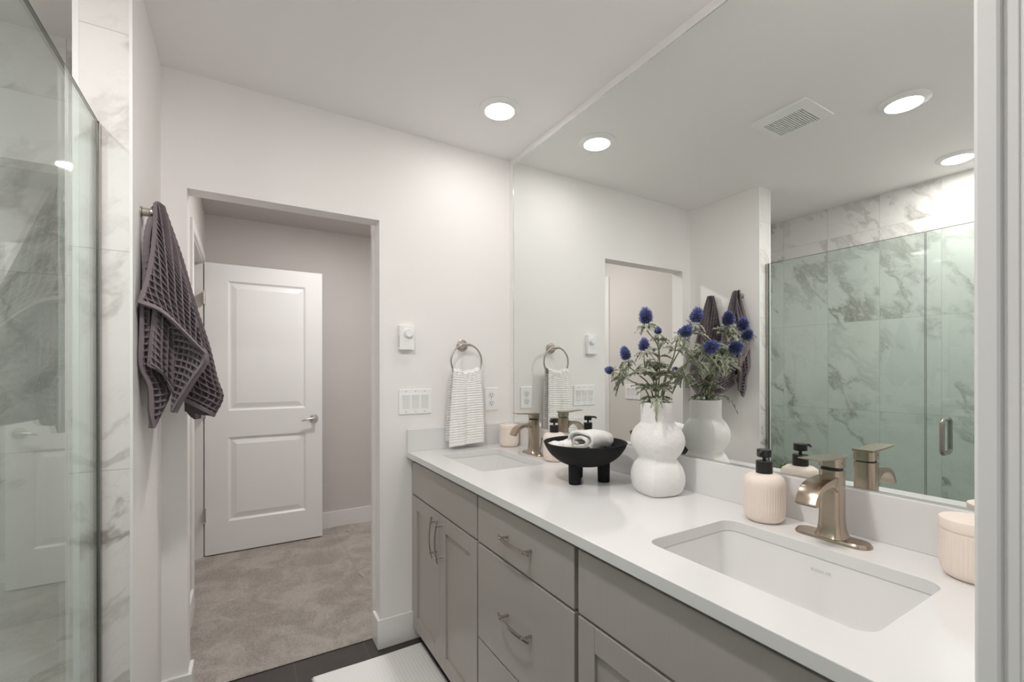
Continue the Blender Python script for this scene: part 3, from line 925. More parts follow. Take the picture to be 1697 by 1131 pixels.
# ------------------------------------------------------------------ sea holly stems
def add_leaf(V, F, T, base, d, up, L, W, droop, lobes=3, rng=random):
    """jagged leaf blade made of rows of 5 points"""
    d = d.normalized(); side = d.cross(up)
    side = side.normalized() if side.length > 1e-4 else d.orthogonal().normalized()
    nrm = side.cross(d)
    rows = 2 * lobes * 2
    o = len(V)
    for i in range(rows + 1):
        s = i / rows
        env = math.sin(PI * min(1, (s * 0.94 + 0.04))) ** 0.75 * (1 - 0.35 * s)
        w = W * env * (1.22 if i % 2 else 0.60)
        c = base + d * (L * s) - Vector((0, 0, 1)) * (droop * L * s * s) + nrm * (0.10 * L * math.sin(PI * s))
        sh = d * (L / rows * 0.55 if i % 2 else 0)
        for k, q in enumerate((-1, -0.5, 0, 0.5, 1)):
            p = c + side * (q * w) + nrm * (abs(q) * w * 0.45) + sh * abs(q)
            V.append(p); T.append(0.15 if q == 0 else (0.95 if abs(q) == 1 else 0.35 + 0.2 * rng.random()))
    for i in range(rows):
        for k in range(4):
            a = o + i * 5 + k
            F.append((a, a + 1, a + 6, a + 5))

def tone_mesh(name, V, F, T):
    me = bpy.data.meshes.new(name)
    me.from_pydata([tuple(v) for v in V], [], F)
    at = me.attributes.new('tone', 'FLOAT', 'POINT')
    at.data.foreach_set('value', np.array(T, np.float32))
    me.polygons.foreach_set('use_smooth', [True] * len(me.polygons))
    me.update()
    return me

def holly(head, axis, w, h, mids, label, calyx=8, whorls=(), seed=0):
    """one stem: base point in the vase neck, then mids, then the bloom"""
    rng = random.Random(seed)
    head = Vector(head); axis = Vector(axis).normalized()
    base = Vector((VC[0] + rng.uniform(-.012, .012), VC[1] + rng.uniform(-.012, .012), CZ1 + 0.165))
    r = empty('sea_holly_stem', tuple(base), label, 'flower', 'sea holly in the white vase')
    org = ORG[r.name]
    bot = head - axis * (h * 0.48)
    path = spline([base] + [Vector(m) for m in mids] + [bot - axis * 0.02, bot], 30)
    bm = B(); tube(bm, path, [0.0024 - 0.0009 * i / 29 for i in range(30)], 8)
    obj('stem', bm, M['stem'], r, smooth='all')
    # bloom: egg-shaped core covered with spikes
    V = []; F = []; T = []
    u = axis.orthogonal().normalized(); v = axis.cross(u)
    nr, ns = 9, 12
    core = 0.62
    def egg(th, ph, k):
        # th 0 bottom .. PI top
        rr = w / 2 * k * math.sin(th) * (0.96 + 0.24 * math.cos(th))
        return head + axis * (-h / 2 * k * math.cos(th)) * 1.0 + (u * math.cos(ph) + v * math.sin(ph)) * rr
    for i in range(nr + 1):
        for j in range(ns):
            V.append(egg(PI * i / nr, 2 * PI * j / ns, core)); T.append(0.0)
    for i in range(nr):
        for j in range(ns):
            F.append((i * ns + j, i * ns + (j + 1) % ns, (i + 1) * ns + (j + 1) % ns, (i + 1) * ns + j))
    N = int(230 * (w / 0.042) ** 0.8)
    for k in range(N):
        y = 1 - 2 * (k + 0.5) / N
        th = math.acos(-y) ; ph = k * 2.399963 + rng.uniform(-.1, .1)
        if th > PI * 0.97: pass
        p0 = egg(th, ph, core * 0.93); p1 = egg(th, ph, 1.04 + rng.uniform(-.10, .14)) + axis * (h * 0.10 * rng.uniform(.4, 1.3))
        dd = (p1 - p0); t1 = dd.orthogonal().normalized(); t2 = dd.cross(t1).normalized()
        rad = 0.00115 * rng.uniform(.8, 1.25)
        o = len(V); tn = rng.uniform(0.55, 1.0)
        for q in range(3):
            V.append(p0 + (t1 * math.cos(q * 2.094) + t2 * math.sin(q * 2.094)) * rad * 1.3); T.append(0.12)
        pm = p0.lerp(p1, 0.62)
        for q in range(3):
            V.append(pm + (t1 * math.cos(q * 2.094) + t2 * math.sin(q * 2.094)) * rad); T.append(tn * 0.7)
        V.append(p1); T.append(tn)
        for q in range(3):
            z = (q + 1) % 3
            F.append((o + q, o + z, o + 3 + z, o + 3 + q)); F.append((o + 3 + q, o + 3 + z, o + 6))
    me = tone_mesh('bloom', [p - org for p in V], F, T)
    obj('bloom', me, M['bloom'], r)
    # leaves: collar under the bloom and whorls along the stem
    V = []; F = []; T = []
    for k in range(calyx):
        a = 2 * PI * k / calyx + rng.uniform(-.3, .3)
        d = (u * math.cos(a) + v * math.sin(a)) * 1.0 - axis * rng.uniform(0.05, 0.55)
        add_leaf(V, F, T, bot, d, axis, rng.uniform(.6, 1.1) * w * 1.0, w * 0.15, rng.uniform(.1, .5), 2, rng)
    for (s, n, L) in whorls:
        i = int(s * 29); p = Vector(path[i]); t = (Vector(path[min(29, i + 1)]) - Vector(path[i - 1])).normalized()
        uu = t.orthogonal().normalized(); vv = t.cross(uu); a0 = rng.uniform(0, 6)
        for k in range(n):
            a = a0 + 2 * PI * k / n + rng.uniform(-.4, .4)
            d = (uu * math.cos(a) + vv * math.sin(a)) + t * rng.uniform(0.1, 0.8)
            LL = L * rng.uniform(.8, 1.3)
            # a compound leaf: one middle lobe and two side lobes
            add_leaf(V, F, T, p, d, t, LL, LL * 0.21, rng.uniform(.15, .6), 3, rng)
            sd = d.cross(t).normalized()
            for q in (-1, 1):
                if rng.random() < 0.7:
                    add_leaf(V, F, T, p + d.normalized() * LL * 0.12, d.normalized() + sd * q * 0.7, t, LL * 0.66, LL * 0.155, rng.uniform(.15, .6), 2, rng)
    me = tone_mesh('leaves', [p - org for p in V], F, T)
    obj('leaves', me, M['leaf'], r, solid=0.0004)
    return r

holly((-0.244, -1.193, 1.450), (-0.10, 0.10, 1), 0.042, 0.052, [(-.140, -1.15, 1.25), (-.170, -1.175, 1.36)], 'tallest blue sea holly bloom leaning left, highest on the left side of the vase', 8, ((.50, 2, .045), (.84, 4, .034)), 1)
holly((-0.064, -1.080, 1.425), (0.05, 0.1, 1), 0.026, 0.026, [(-.118, -1.12, 1.25), (-.085, -1.10, 1.34)], 'smallest blue sea holly bloom above dark leaves, behind the tall left one', 9, ((.78, 4, .040), (.5, 2, .05)), 2)
holly((-0.195, -1.141, 1.370), (0.0, 0.0, 1), 0.036, 0.044, [(-.145, -1.14, 1.24), (-.185, -1.14, 1.29)], 'upright blue sea holly bloom directly below the tallest bloom', 8, ((.55, 3, .055),), 3)
holly((-0.207, -1.075, 1.345), (-0.22, 0.15, 0.85), 0.036, 0.048, [(-.140, -1.12, 1.23), (-.175, -1.10, 1.28)], 'blue sea holly bloom tilted left, second from the left of the bouquet', 7, ((.52, 3, .05), (.75, 3, .04)), 4)
holly((-0.174, -0.967, 1.294), (-0.35, 0.62, 0.30), 0.030, 0.032, [(-.135, -1.10, 1.22), (-.150, -1.04, 1.26)], 'blue sea holly bloom lowest and farthest left, over the black bowl', 7, ((.62, 5, .06),), 5)
holly((-0.155, -1.262, 1.406), (0.10, -0.45, 0.5), 0.036, 0.042, [(-.125, -1.155, 1.25), (-.135, -1.20, 1.33)], 'blue sea holly bloom leaning right on bare double stem, below the right tall bloom', 8, ((.62, 2, .05),), 6)
holly((-0.084, -1.244, 1.456), (0.10, -0.12, 1), 0.042, 0.050, [(-.115, -1.15, 1.25), (-.100, -1.20, 1.36)], 'tall blue sea holly bloom leaning right, highest on the right side', 8, ((.7, 3, .055), (.5, 3, .06)), 7)
holly((-0.066, -1.279, 1.363), (-0.10, -0.85, 0.35), 0.044, 0.046, [(-.115, -1.155, 1.235), (-.09, -1.21, 1.315)], 'blue sea holly bloom pointing towards the camera, lowest on the right', 9, ((.7, 4, .06), (.55, 4, .07)), 8)

# leafy sprig filling the vase mouth
def sprig():
    rng = random.Random(21)
    base = Vector((VC[0], VC[1], CZ1 + 0.17))
    r = empty('leafy_sprig', tuple(base), 'jagged silver green leaf sprig spilling over the rim of the white vase', 'foliage')
    bm = B(); tube(bm, spline([base, base + Vector((-.008, -.004, .07)), base + Vector((-.012, -.01, .14))], 10), 0.003, 8)
    obj('stem', bm, M['stem'], r, smooth='all')
    V = []; F = []; T = []
    for (z, n, L, el) in ((0.125, 9, 0.062, 0.15), (0.150, 9, 0.075, 0.5), (0.185, 8, 0.07, 0.9), (0.215, 8, .06, .8)):
        a0 = rng.uniform(0, 6)
        for k in range(n):
            a = a0 + 2 * PI * k / n + rng.uniform(-.25, .25)
            d = Vector((math.cos(a), math.sin(a), el * rng.uniform(.5, 1.4)))
            LL = L * rng.uniform(.75, 1.2)
            p = base + Vector((-.006 + rng.uniform(-.008, .008), rng.uniform(-.008, .008), z))
            if p.x + d.x * LL > -0.03: d.x *= 0.3
            add_leaf(V, F, T, p, d, Vector((0, 0, 1)), LL, LL * 0.21, rng.uniform(.1, .5), 3, rng)
            sd = d.cross(Vector((0, 0, 1))).normalized()
            for q in (-1, 1):
                add_leaf(V, F, T, p + d.normalized() * LL * 0.15, d.normalized() + sd * q * 0.6, Vector((0, 0, 1)), LL * 0.64, LL * 0.155, rng.uniform(.1, .5), 2, rng)
    # one leaf hanging over the front rim
    p = base + Vector((-0.036, -0.030, 0.130))
    d0 = Vector((-0.65, -0.55, -0.15))
    for q, l in ((0, .058), (-.5, .04), (.5, .04)):
        add_leaf(V, F, T, p, d0 + Vector((0.5 * q, -0.6 * q, 0)), Vector((0, 0, 1)), l, l * 0.22, 0.95 if q == 0 else 0.5, 3, rng)
    me = tone_mesh('leaves', [p - ORG[r.name] for p in V], F, T)
    obj('leaves', me, M['leaf'], r, solid=0.0004)
sprig()

# ------------------------------------------------------------------ back wall fittings
def plate(x0, x1, z0, z1, y=0.0, t=0.006): return bx(x0, x1, y - t, y, z0, z1)

r = empty('thermostat', (-0.581, 0, 1.452), 'small white wall thermostat with round dial between doorway and towel ring', 'thermostat')
obj('case', plate(-0.6175, -0.5445, 1.394, 1.511, 0, 0.028), M['plastic'], r, bevel=0.003)
bm = B()
for k in range(6): box(bm, -0.6181, -0.6170, -0.023, -0.008, 1.412 + k * 0.009, 1.415 + k * 0.009)
obj('vent_slots', bm, M['tick'], r)
DC = (-0.5755, -0.028, 1.474)
bm = B(); lathe(bm, DC, [(0.024, 0), (0.024, -0.002), (0.0215, -0.003), (0.0205, -0.013), (0.019, -0.0145), (0.0, -0.0145)], 40, 'y')
dl = obj('dial', bm, M['plastic'], r, smooth=True)
bm = B()
for k in range(11):
    a = math.radians(-50 + 28 * k)
    cx, cz = DC[0] + 0.0165 * math.cos(a), DC[2] + 0.0165 * math.sin(a)
    box(bm, cx - 0.0006, cx + 0.0006, DC[1] - 0.0149, DC[1] - 0.0143, cz - 0.0012, cz + 0.0012)
obj('dial_marks', bm, M['tick'], dl)

def switch_plate(label, n=3, group='triple switch plates'):
    """centred on (0,0,0) of the y=0 wall"""
    w = 0.164
    r = empty('light_switch', (0, 0, 0), label, 'light switch', group)
    obj('plate', plate(-w / 2, w / 2, -0.0605, 0.0605), M['plastic'], r, bevel=0.002)
    for k in (-1, 0, 1):
        x = k * 0.0465
        bm = B()
        vs = [(-0.0165, -0.0064), (0.0165, -0.0064)]
        L = [[(x + sx, -0.0062, z) for sx in (-0.0163, 0.0163)] + [(x + sx, y, z) for sx, y in ((0.0163, yy), (-0.0163, yy))] for z, yy in ((-0.033, -0.0072), (0.0, -0.0088), (0.033, -0.0128))]
        rings(bm, L)
        obj('rocker', bm, M['plastic_in'], r, bevel=0.0006)
    for k in (-1, 0, 1):
        for s in (-1, 1):
            bm = B(); lathe(bm, (k * 0.0465, -0.006, s * 0.0487), [(0.0026, 0), (0.0024, -0.001), (0, -0.001)], 12, 'y')
            obj('screw', bm, M['tick'], r, smooth=True)
    return r
sw = switch_plate('white triple rocker light switch plate beside the doorway, left of the hand towel')
sw.location = (-0.533, 0, 1.1455)
sw2 = dup_tree(sw, (HW, 0.530, 1.122), math.radians(90))
sw2['label'] = 'white triple switch plate on the hall wall, seen only in the mirror behind the flowers'

r = empty('power_outlet', (-0.117, 0, 1.144), 'white double power outlet on the back wall next to the mirror', 'outlet')
obj('plate', plate(-0.1545, -0.0795, 1.084, 1.204), M['plastic'], r, bevel=0.002)
for z in (1.165, 1.123):
    bm = B(); lathe(bm, (-0.117, -0.006, z), [(0.0172, 0), (0.0172, -0.002), (0.0, -0.002)], 32, 'y')
    rc = obj('receptacle', bm, M['plastic_in'], r, smooth=True)
    bm = B()
    box(bm, -0.1245, -0.1225, -0.0085, -0.0078, z - 0.002, z + 0.008); box(bm, -0.1115, -0.1095, -0.0085, -0.0078, z - 0.001, z + 0.007)
    lathe(bm, (-0.117, -0.0078, z - 0.009), [(0.0028, 0), (0.0028, -0.0006)], 12, 'y')
    obj('socket_holes', bm, M['slot'], rc)
bm = B(); lathe(bm, (-0.117, -0.006, 1.144), [(0.002, 0), (0.002, -0.0012)], 10, 'y')
obj('screw', bm, M['tick'], r)

# towel ring
RX, RZ, RY, RR = -0.285, 1.343, -0.055, 0.084
r = empty('towel_ring', (RX, 0, 1.425), 'satin nickel towel ring on the back wall holding a white hand towel', 'towel ring')
bm = B(); lathe(bm, (RX, 0, 1.423), [(0.031, 0), (0.031, -0.005), (0.027, -0.008), (0.0255, -0.012), (0.020, -0.013), (0.014, -0.022), (0.011, -0.036), (0.011, -0.049), (0.008, -0.052), (0, -0.053)], 40, 'y')
obj('wall_mount', bm, M['nickel'], r, smooth=True)
bm = B(); tube(bm, [(RX - 0.022, RY, RZ + RR - 0.002), (RX + 0.022, RY, RZ + RR - 0.002)], 0.0075, 14)
obj('ring_clasp', bm, M['nickel'], r, smooth=True)
bm = B(); tube(bm, [(RX + RR * math.cos(2 * PI * k / 72), RY, RZ + RR * math.sin(2 * PI * k / 72)) for k in range(72)], 0.0045, 10, closed=True)
bmesh.ops.remove_doubles(bm, verts=bm.verts, dist=1e-6)
obj('ring', bm, M['nickel'], r, smooth='all')

# white ribbed hand towel over the ring
def hand_towel():
    nu, nv = 60, 460
    zt = 1.297
    front_len, back_len = 0.368, 0.345
    tot = front_len + back_len + 0.05
    U = np.linspace(-1, 1, nu)
    X = np.zeros((nv, nu, 3))
    for j in range(nv):
        s = j / (nv - 1) * tot
        if s < back_len: side, dz = -1, back_len - s
        elif s < back_len + 0.05: side, dz = 0, (s - back_len) / 0.05
        else: side, dz = 1, s - back_len - 0.05
        if side == 0:
            ang = PI * dz
            y = RY + 0.0195 * math.cos(ang) * 1.0 - 0.0
            y = -0.0555 + 0.014 * math.cos(ang)
            zo = 0.008 * math.sin(ang); d = 0
        else:
            d = dz; zo = 0
            y = -0.0415 if side < 0 else -0.0695
        k = min(1, d / 0.30) ** 0.8
        hw = 0.0705 + 0.0215 * k
        x = RX - 0.004 + U * hw - 0.009 * k
        sag = -0.016 * (1 - U ** 2) ** 1.5 * (1 - min(1, d / 0.10)) + 0.003 * np.sin(U * 9) * (1 - min(1, d / 0.08))
        fold = (0.0045 * np.sin(U * 5.2 + 0.6) + 0.003 * np.sin(U * 11 + 1.4)) * (0.5 + 0.6 * k)
        pinch = (1 - min(1, d / 0.06)) * 0.005 * np.sin(U * 16)
        yy = y + (fold + pinch - 0.004 * k) * (1 if side >= 0 else 0.25) - 0.010 * k * (side > 0)
        z = zt + zo - d + sag
        rib = 0.0030 * np.sin((d + (0 if side else s)) / 0.0122 * 2 * PI)
        if d > (front_len if side > 0 else back_len) - 0.018: rib = 0.0006
        yy = yy - rib * (1 if side > 0 else -1)
        if side == 0: z = z + rib
        # bottom hangs slightly lower on the left
        z = z + (0.006 * U * k)
        X[j] = np.stack([x, np.minimum(yy, -0.0235) if d > 0.2 else yy, z], -1)
    me = mesh_from('hand_towel', [grid_mesh('t', X)])
    o = obj('hand_towel', me, M['ribtowel'])
    md = o.modifiers.new('solid', 'SOLIDIFY'); md.thickness = 0.004; md.offset = -1
    tag(o, 'white ribbed hand towel hanging from the towel ring above the far sink', 'towel')
hand_towel()

# ------------------------------------------------------------------ ceiling lamps and fan grille
def ceiling_light(x, y, label, m='lens', z=H):
    r = empty('recessed_light', (x, y, z), label, 'ceiling light', 'recessed ceiling lights')
    bm = B(); lathe(bm, (x, y, z), [(0.090, 0), (0.090, -0.003), (0.087, -0.005), (0.064, -0.0135), (0.0635, -0.006), (0.0, -0.006)], 64)
    obj('trim_ring', bm, M['plastic'], r, smooth=True)
    bm = B(); lathe(bm, (x, y, z), [(0.063, -0.0085), (0.0628, -0.0128), (0.058, -0.0148), (0.04, -0.0162), (0.0, -0.017)], 48)
    obj('lens', bm, M[m], r, smooth=True)
    return r
ceiling_light(-0.285, -0.400, 'round recessed ceiling light above the far sink')
ceiling_light(-0.285, -1.600, 'round recessed ceiling light above the near sink, out of view overhead', 'lens_near')
ceiling_light(-1.188, -1.325, 'round recessed ceiling light right of the vent grille as seen in the mirror', 'lens_room')
ceiling_light(-2.063, -1.268, 'round recessed ceiling light inside the shower, rightmost seen in the mirror', 'lens_shower')
ceiling_light(-0.70, 0.82, 'added unseen round ceiling light brightening the hall and its open door', 'lens_hall_fill')  # unseen lamp added to brighten the hall and its door
ceiling_light(-2.2, 1.2, 'warm round ceiling light in the side room beyond the hall door', 'lens_warm')

def vent():
    x0, x1, y0, y1 = -1.016, -0.780, -1.1365, -0.891
    r = empty('exhaust_fan_grille', ((x0 + x1) / 2, (y0 + y1) / 2, H), 'white rectangular slotted exhaust fan grille on the ceiling, seen in the mirror', 'vent')
    hx0, hx1, hy0, hy1 = -0.998, -0.842, -1.087, -0.919
    n = 17; p = (hy1 - hy0) / (n - 0.45)
    holes = []
    for k in range(n):
        a = hy0 + k * p
        holes.append([(hx0, a), (hx1, a), (hx1, a + p * 0.52), (hx0, a + p * 0.52)])
    obj('cover', plate_holes([(x0, y0), (x1, y0), (x1, y1), (x0, y1)], holes, H - 0.012, H - 0.006), M['plastic'], r)
    bm = B(); box(bm, x0 + 0.006, x1 - 0.006, y0 + 0.006, y0 + 0.012, H - 0.006, H); box(bm, x0 + 0.006, x1 - 0.006, y1 - 0.012, y1 - 0.006, H - 0.006, H)
    box(bm, x0 + 0.006, x0 + 0.012, y0 + 0.012, y1 - 0.012, H - 0.006, H); box(bm, x1 - 0.012, x1 - 0.006, y0 + 0.012, y1 - 0.012, H - 0.006, H)
    obj('rim', bm, M['plastic'], r)
    obj('dark_interior', bx(x0 + 0.012, x1 - 0.012, y0 + 0.012, y1 - 0.012, H - 0.0045, H - 0.001), M['slot'], r)
vent()

# ------------------------------------------------------------------ hooks and waffle towels
def hook(y, z, label):
    r = empty('robe_hook', (XL, y, z), label, 'hook', 'robe hooks on the partition wall')
    bm = B(); lathe(bm, (XL, y, z), [(0.016, 0), (0.016, 0.004), (0.0125, 0.006), (0.0125, 0.022), (0.0145, 0.024), (0.0145, 0.029), (0.013, 0.031), (0, 0.031)], 28, 'x')
    obj('peg', bm, M['nickel'], r, smooth=True)
    return r
hook(-0.392, 1.772, 'round satin nickel robe hook nearer the shower, holding a waffle towel')
hook(-0.180, 1.772, 'round satin nickel robe hook nearer the doorway corner, holding the rear waffle towel')

def waffle_sheet(C, face, step=0.0019, cell=0.0195, depth=0.0135, hem=0.011, hems='lrb'):
    """C: control net (rows x cols x 3); face: rough outward direction"""
    C = np.array(C, float)
    wid = max(np.linalg.norm(np.diff(r_, axis=0), axis=1).sum() for r_ in C)
    hei = max(np.linalg.norm(np.diff(C[:, k], axis=0), axis=1).sum() for k in range(C.shape[1]))
    nu, nv = max(12, int(wid / step)), max(12, int(hei / step))
    A = cr(C, np.linspace(0, 1, nv))                       # nv, cols, 3
    X = np.transpose(cr(np.transpose(A, (1, 0, 2)), np.linspace(0, 1, nu)), (1, 0, 2))
    su = np.concatenate([np.zeros((nv, 1)), np.cumsum(np.linalg.norm(np.diff(X, axis=1), axis=2), axis=1)], 1)
    sv = np.concatenate([np.zeros((1, nu)), np.cumsum(np.linalg.norm(np.diff(X, axis=0), axis=2), axis=0)], 0)
    du = np.gradient(X, axis=1); dv = np.gradient(X, axis=0)
    N = np.cross(du, dv); N /= (np.linalg.norm(N, axis=2, keepdims=True) + 1e-12)
    if (N * np.array(face)).sum(2).mean() < 0: N = -N
    ur = su[:, -1:] - su; vr_ = sv[-1:, :] - sv
    pu = np.abs(np.sin(PI * (su - su[:, -1:] / 2) / cell)); pv = np.abs(np.sin(PI * vr_ / cell))
    pit = np.clip(np.minimum(pu, pv) * 1.9 - 0.42, 0, 1)
    dist = np.full(X.shape[:2], 9.0)
    if 'l' in hems: dist = np.minimum(dist, su)
    if 'r' in hems: dist = np.minimum(dist, ur)
    if 'b' in hems: dist = np.minimum(dist, vr_)
    k = np.clip((dist - hem) / 0.003, 0, 1)
    edge = np.clip(np.minimum(np.minimum(su, ur), np.minimum(sv, vr_)) / 0.006 - 0.2, 0, 1)
    off = -depth * pit * k * edge + (1 - k) * 0.0012
    # gentle weave: horizontal ridges stand a touch proud of the vertical ones
    off = off + 0.0012 * (1 - pv) * k
    Y = X + N * off[..., None]
    mi = (k[:-1, :-1] < 0.5).astype(int)
    v, f, mi = grid_mesh('w', Y, mi)
    # back layer so that the cloth has thickness
    Z = X - N * (depth + 0.0025)
    vb, fb, _ = grid_mesh('w', Z)
    fb = fb[:, ::-1]
    o = len(v); n = nu; m_ = nv
    loop = [j for j in range(n)] + [i * n + n - 1 for i in range(1, m_)] + [(m_ - 1) * n + j for j in range(n - 2, -1, -1)] + [i * n for i in range(m_ - 2, 0, -1)]
    side = np.array([(loop[a], loop[(a + 1) % len(loop)], o + loop[(a + 1) % len(loop)], o + loop[a]) for a in range(len(loop))])
    V = np.concatenate([v, vb]); F = np.concatenate([f, fb + o, side])
    return V, F, np.concatenate([mi, np.zeros(len(fb), int), np.ones(len(side), int)])

T1 = {'F': [[(-1.482, -0.40, 1.800), (-1.472, -0.402, 1.807), (-1.46, -0.392, 1.803)], [(-1.482, -0.415, 1.718), (-1.459, -0.425, 1.715), (-1.432, -0.41, 1.709)], [(-1.485, -0.44, 1.631), (-1.45, -0.455, 1.62), (-1.405, -0.445, 1.595)], [(-1.496, -0.46, 1.547), (-1.447, -0.475, 1.519), (-1.375, -0.48, 1.474)], [(-1.508, -0.475, 1.49), (-1.442, -0.495, 1.456), (-1.347, -0.505, 1.346)]],
 'G': [[(-1.462, -0.45, 1.472), (-1.408, -0.47, 1.429), (-1.349, -0.5, 1.346)], [(-1.437, -0.44, 1.412), (-1.395, -0.455, 1.367), (-1.351, -0.495, 1.318)], [(-1.429, -0.435, 1.336), (-1.403, -0.45, 1.309), (-1.378, -0.48, 1.273)], [(-1.433, -0.43, 1.249), (-1.422, -0.44, 1.231), (-1.41, -0.455, 1.215)], [(-1.439, -0.425, 1.173), (-1.437, -0.43, 1.171), (-1.434, -0.435, 1.169)]],
 'H': [[(-1.477, -0.44, 1.499), (-1.453, -0.455, 1.49), (-1.427, -0.43, 1.486)], [(-1.484, -0.45, 1.391), (-1.457, -0.465, 1.382), (-1.429, -0.435, 1.376)], [(-1.489, -0.455, 1.316), (-1.457, -0.47, 1.303), (-1.429, -0.44, 1.276)], [(-1.487, -0.45, 1.31), (-1.453, -0.455, 1.282), (-1.431, -0.435, 1.231)]],
 'I': [[(-1.505, -0.45, 1.53), (-1.485, -0.445, 1.506), (-1.468, -0.42, 1.493)], [(-1.508, -0.45, 1.408), (-1.488, -0.445, 1.391), (-1.473, -0.41, 1.385)], [(-1.509, -0.45, 1.315), (-1.486, -0.44, 1.3), (-1.458, -0.41, 1.289)], [(-1.49, -0.44, 1.25), (-1.468, -0.43, 1.241), (-1.44, -0.405, 1.239)], [(-1.488, -0.435, 1.183), (-1.468, -0.425, 1.178), (-1.445, -0.405, 1.206)], [(-1.481, -0.425, 1.124), (-1.477, -0.42, 1.124), (-1.473, -0.41, 1.135)]],
 'J': [[(-1.476, -0.385, 1.804), (-1.459, -0.375, 1.805), (-1.459, -0.36, 1.793), (-1.477, -0.35, 1.789)], [(-1.437, -0.4, 1.655), (-1.416, -0.385, 1.652), (-1.416, -0.35, 1.65), (-1.445, -0.33, 1.651)], [(-1.405, -0.43, 1.524), (-1.381, -0.4, 1.512), (-1.386, -0.34, 1.509), (-1.427, -0.31, 1.51)], [(-1.384, -0.44, 1.396), (-1.345, -0.4, 1.38), (-1.353, -0.33, 1.374), (-1.41, -0.29, 1.374)], [(-1.389, -0.42, 1.267), (-1.327, -0.39, 1.275), (-1.334, -0.31, 1.264), (-1.402, -0.27, 1.264)], [(-1.407, -0.41, 1.22), (-1.314, -0.38, 1.21), (-1.322, -0.3, 1.203), (-1.412, -0.26, 1.203)], [(-1.418, -0.4, 1.207), (-1.338, -0.37, 1.15), (-1.347, -0.29, 1.142), (-1.41, -0.25, 1.162)]]}
# rear side of the bundle, towards the wall and the doorway
T1['K'] = [[(-1.478, -0.352, 1.790), (-1.486, -0.362, 1.793), (-1.486, -0.39, 1.795)], [(-1.446, -0.33, 1.651), (-1.495, -0.345, 1.66), (-1.503, -0.41, 1.70)], [(-1.428, -0.31, 1.51), (-1.492, -0.315, 1.52), (-1.505, -0.42, 1.55)], [(-1.411, -0.29, 1.374), (-1.485, -0.295, 1.39), (-1.506, -0.42, 1.41)], [(-1.412, -0.26, 1.215), (-1.48, -0.27, 1.24), (-1.506, -0.41, 1.28)]]
T1['L'] = [[(-1.492, -0.376, 1.792), (-1.484, -0.376, 1.798), (-1.473, -0.38, 1.803)], [(-1.498, -0.4, 1.71), (-1.485, -0.405, 1.711), (-1.468, -0.4, 1.715)], [(-1.503, -0.415, 1.625), (-1.488, -0.42, 1.626), (-1.47, -0.41, 1.63)], [(-1.505, -0.43, 1.516), (-1.489, -0.435, 1.513), (-1.468, -0.42, 1.511)], [(-1.506, -0.44, 1.444), (-1.488, -0.44, 1.445), (-1.469, -0.42, 1.448)]]
me = mesh_from('waffle_towel', [waffle_sheet(T1['L'], (-0.2, -1, 0), hems='l', hem=0.005), waffle_sheet(T1['F'], (0.2, -1, 0.1), hems='lb'), waffle_sheet(T1['G'], (-0.3, -1, 0), hems='r', hem=0.009), waffle_sheet(T1['H'], (-0.2, -1, 0), hems='lb'),
                                waffle_sheet(T1['I'], (-0.2, -1, 0), hems='lb'), waffle_sheet(T1['J'], (1, -0.4, 0), hems='b'), waffle_sheet(T1['K'], (-0.6, 1, 0), hems='', step=0.005)])
o = obj('waffle_towel', me, [M['waffle'], M['hem']])
tag(o, 'dark grey purple waffle towel on the wall hook nearest the shower, left of the doorway', 'towel', 'waffle towels on hooks')

def towel_two():
    rows = []
    cy = -0.180
    for j in range(8):
        v = j / 7
        z = 1.800 - v * 0.60
        dep = 0.030 + 0.085 * v ** 0.8
        hw = 0.020 + 0.118 * v ** 0.85
        row = []
        for i in range(9):
            u = i / 8
            a = PI * u
            y = cy + 0.012 * v - math.cos(a) * hw
            x = -1.503 + dep * math.sin(a) ** 0.7 + 0.018 * v * math.sin(u * 17 + 0.6) * math.sin(a)
            zz = z + (0.075 * math.sin(u * 8.2 + 0.5) - 0.01) * v ** 2 * 0.9
            row.append((max(x, -1.5045), y, zz))
        rows.append(row)
    me = mesh_from('waffle_towel', [waffle_sheet(rows, (1, 0, 0), hems='b')])
    o = obj('waffle_towel', me, [M['waffle'], M['hem']])
    tag(o, 'second dark waffle towel hanging behind the first, best seen in the mirror above the vase', 'towel', 'waffle towels on hooks')
towel_two()

# ------------------------------------------------------------------ shower glass
GX, GT = -1.585, 0.0065
GZ0, GZ1 = 0.122, 1.9605
SEAM = -1.276
r = empty('shower_glass_panel', (GX, -0.89, 0.11), 'fixed clear green-tinted shower glass panel held in a metal channel on the tiled partition end', 'shower panel')
obj('pane', bx(GX - GT / 2, GX + GT / 2, SEAM + 0.003, YP - 0.003, GZ0, GZ1), M['glass'], r)
bm = B()
e = 0.0004
box(bm, GX - GT / 2 - e, GX + GT / 2 + e, SEAM + 0.0025, YP - 0.003, GZ1, GZ1 + 0.0012); box(bm, GX - GT / 2, GX + GT / 2, SEAM + 0.002, SEAM + 0.003, GZ0, GZ1)
obj('polished_edge', bm, M['glass_edge'], r)
bm = B()
box(bm, GX - 0.0075, GX - 0.0036, YP - 0.018, YP - 0.0015, GZ0 - 0.010, GZ1); box(bm, GX + 0.0036, GX + 0.0075, YP - 0.018, YP - 0.0015, GZ0 - 0.010, GZ1)
box(bm, GX - 0.0036, GX + 0.0036, YP - 0.0028, YP - 0.0015, GZ0 - 0.010, GZ1)
obj('wall_channel', bm, M['channel'], r, bevel=0.0008)
obj('curb_channel', bx(GX - 0.0095, GX + 0.0095, SEAM + 0.003, YP - 0.020, 0.11, GZ0 - 0.0005), M['steel'], r)

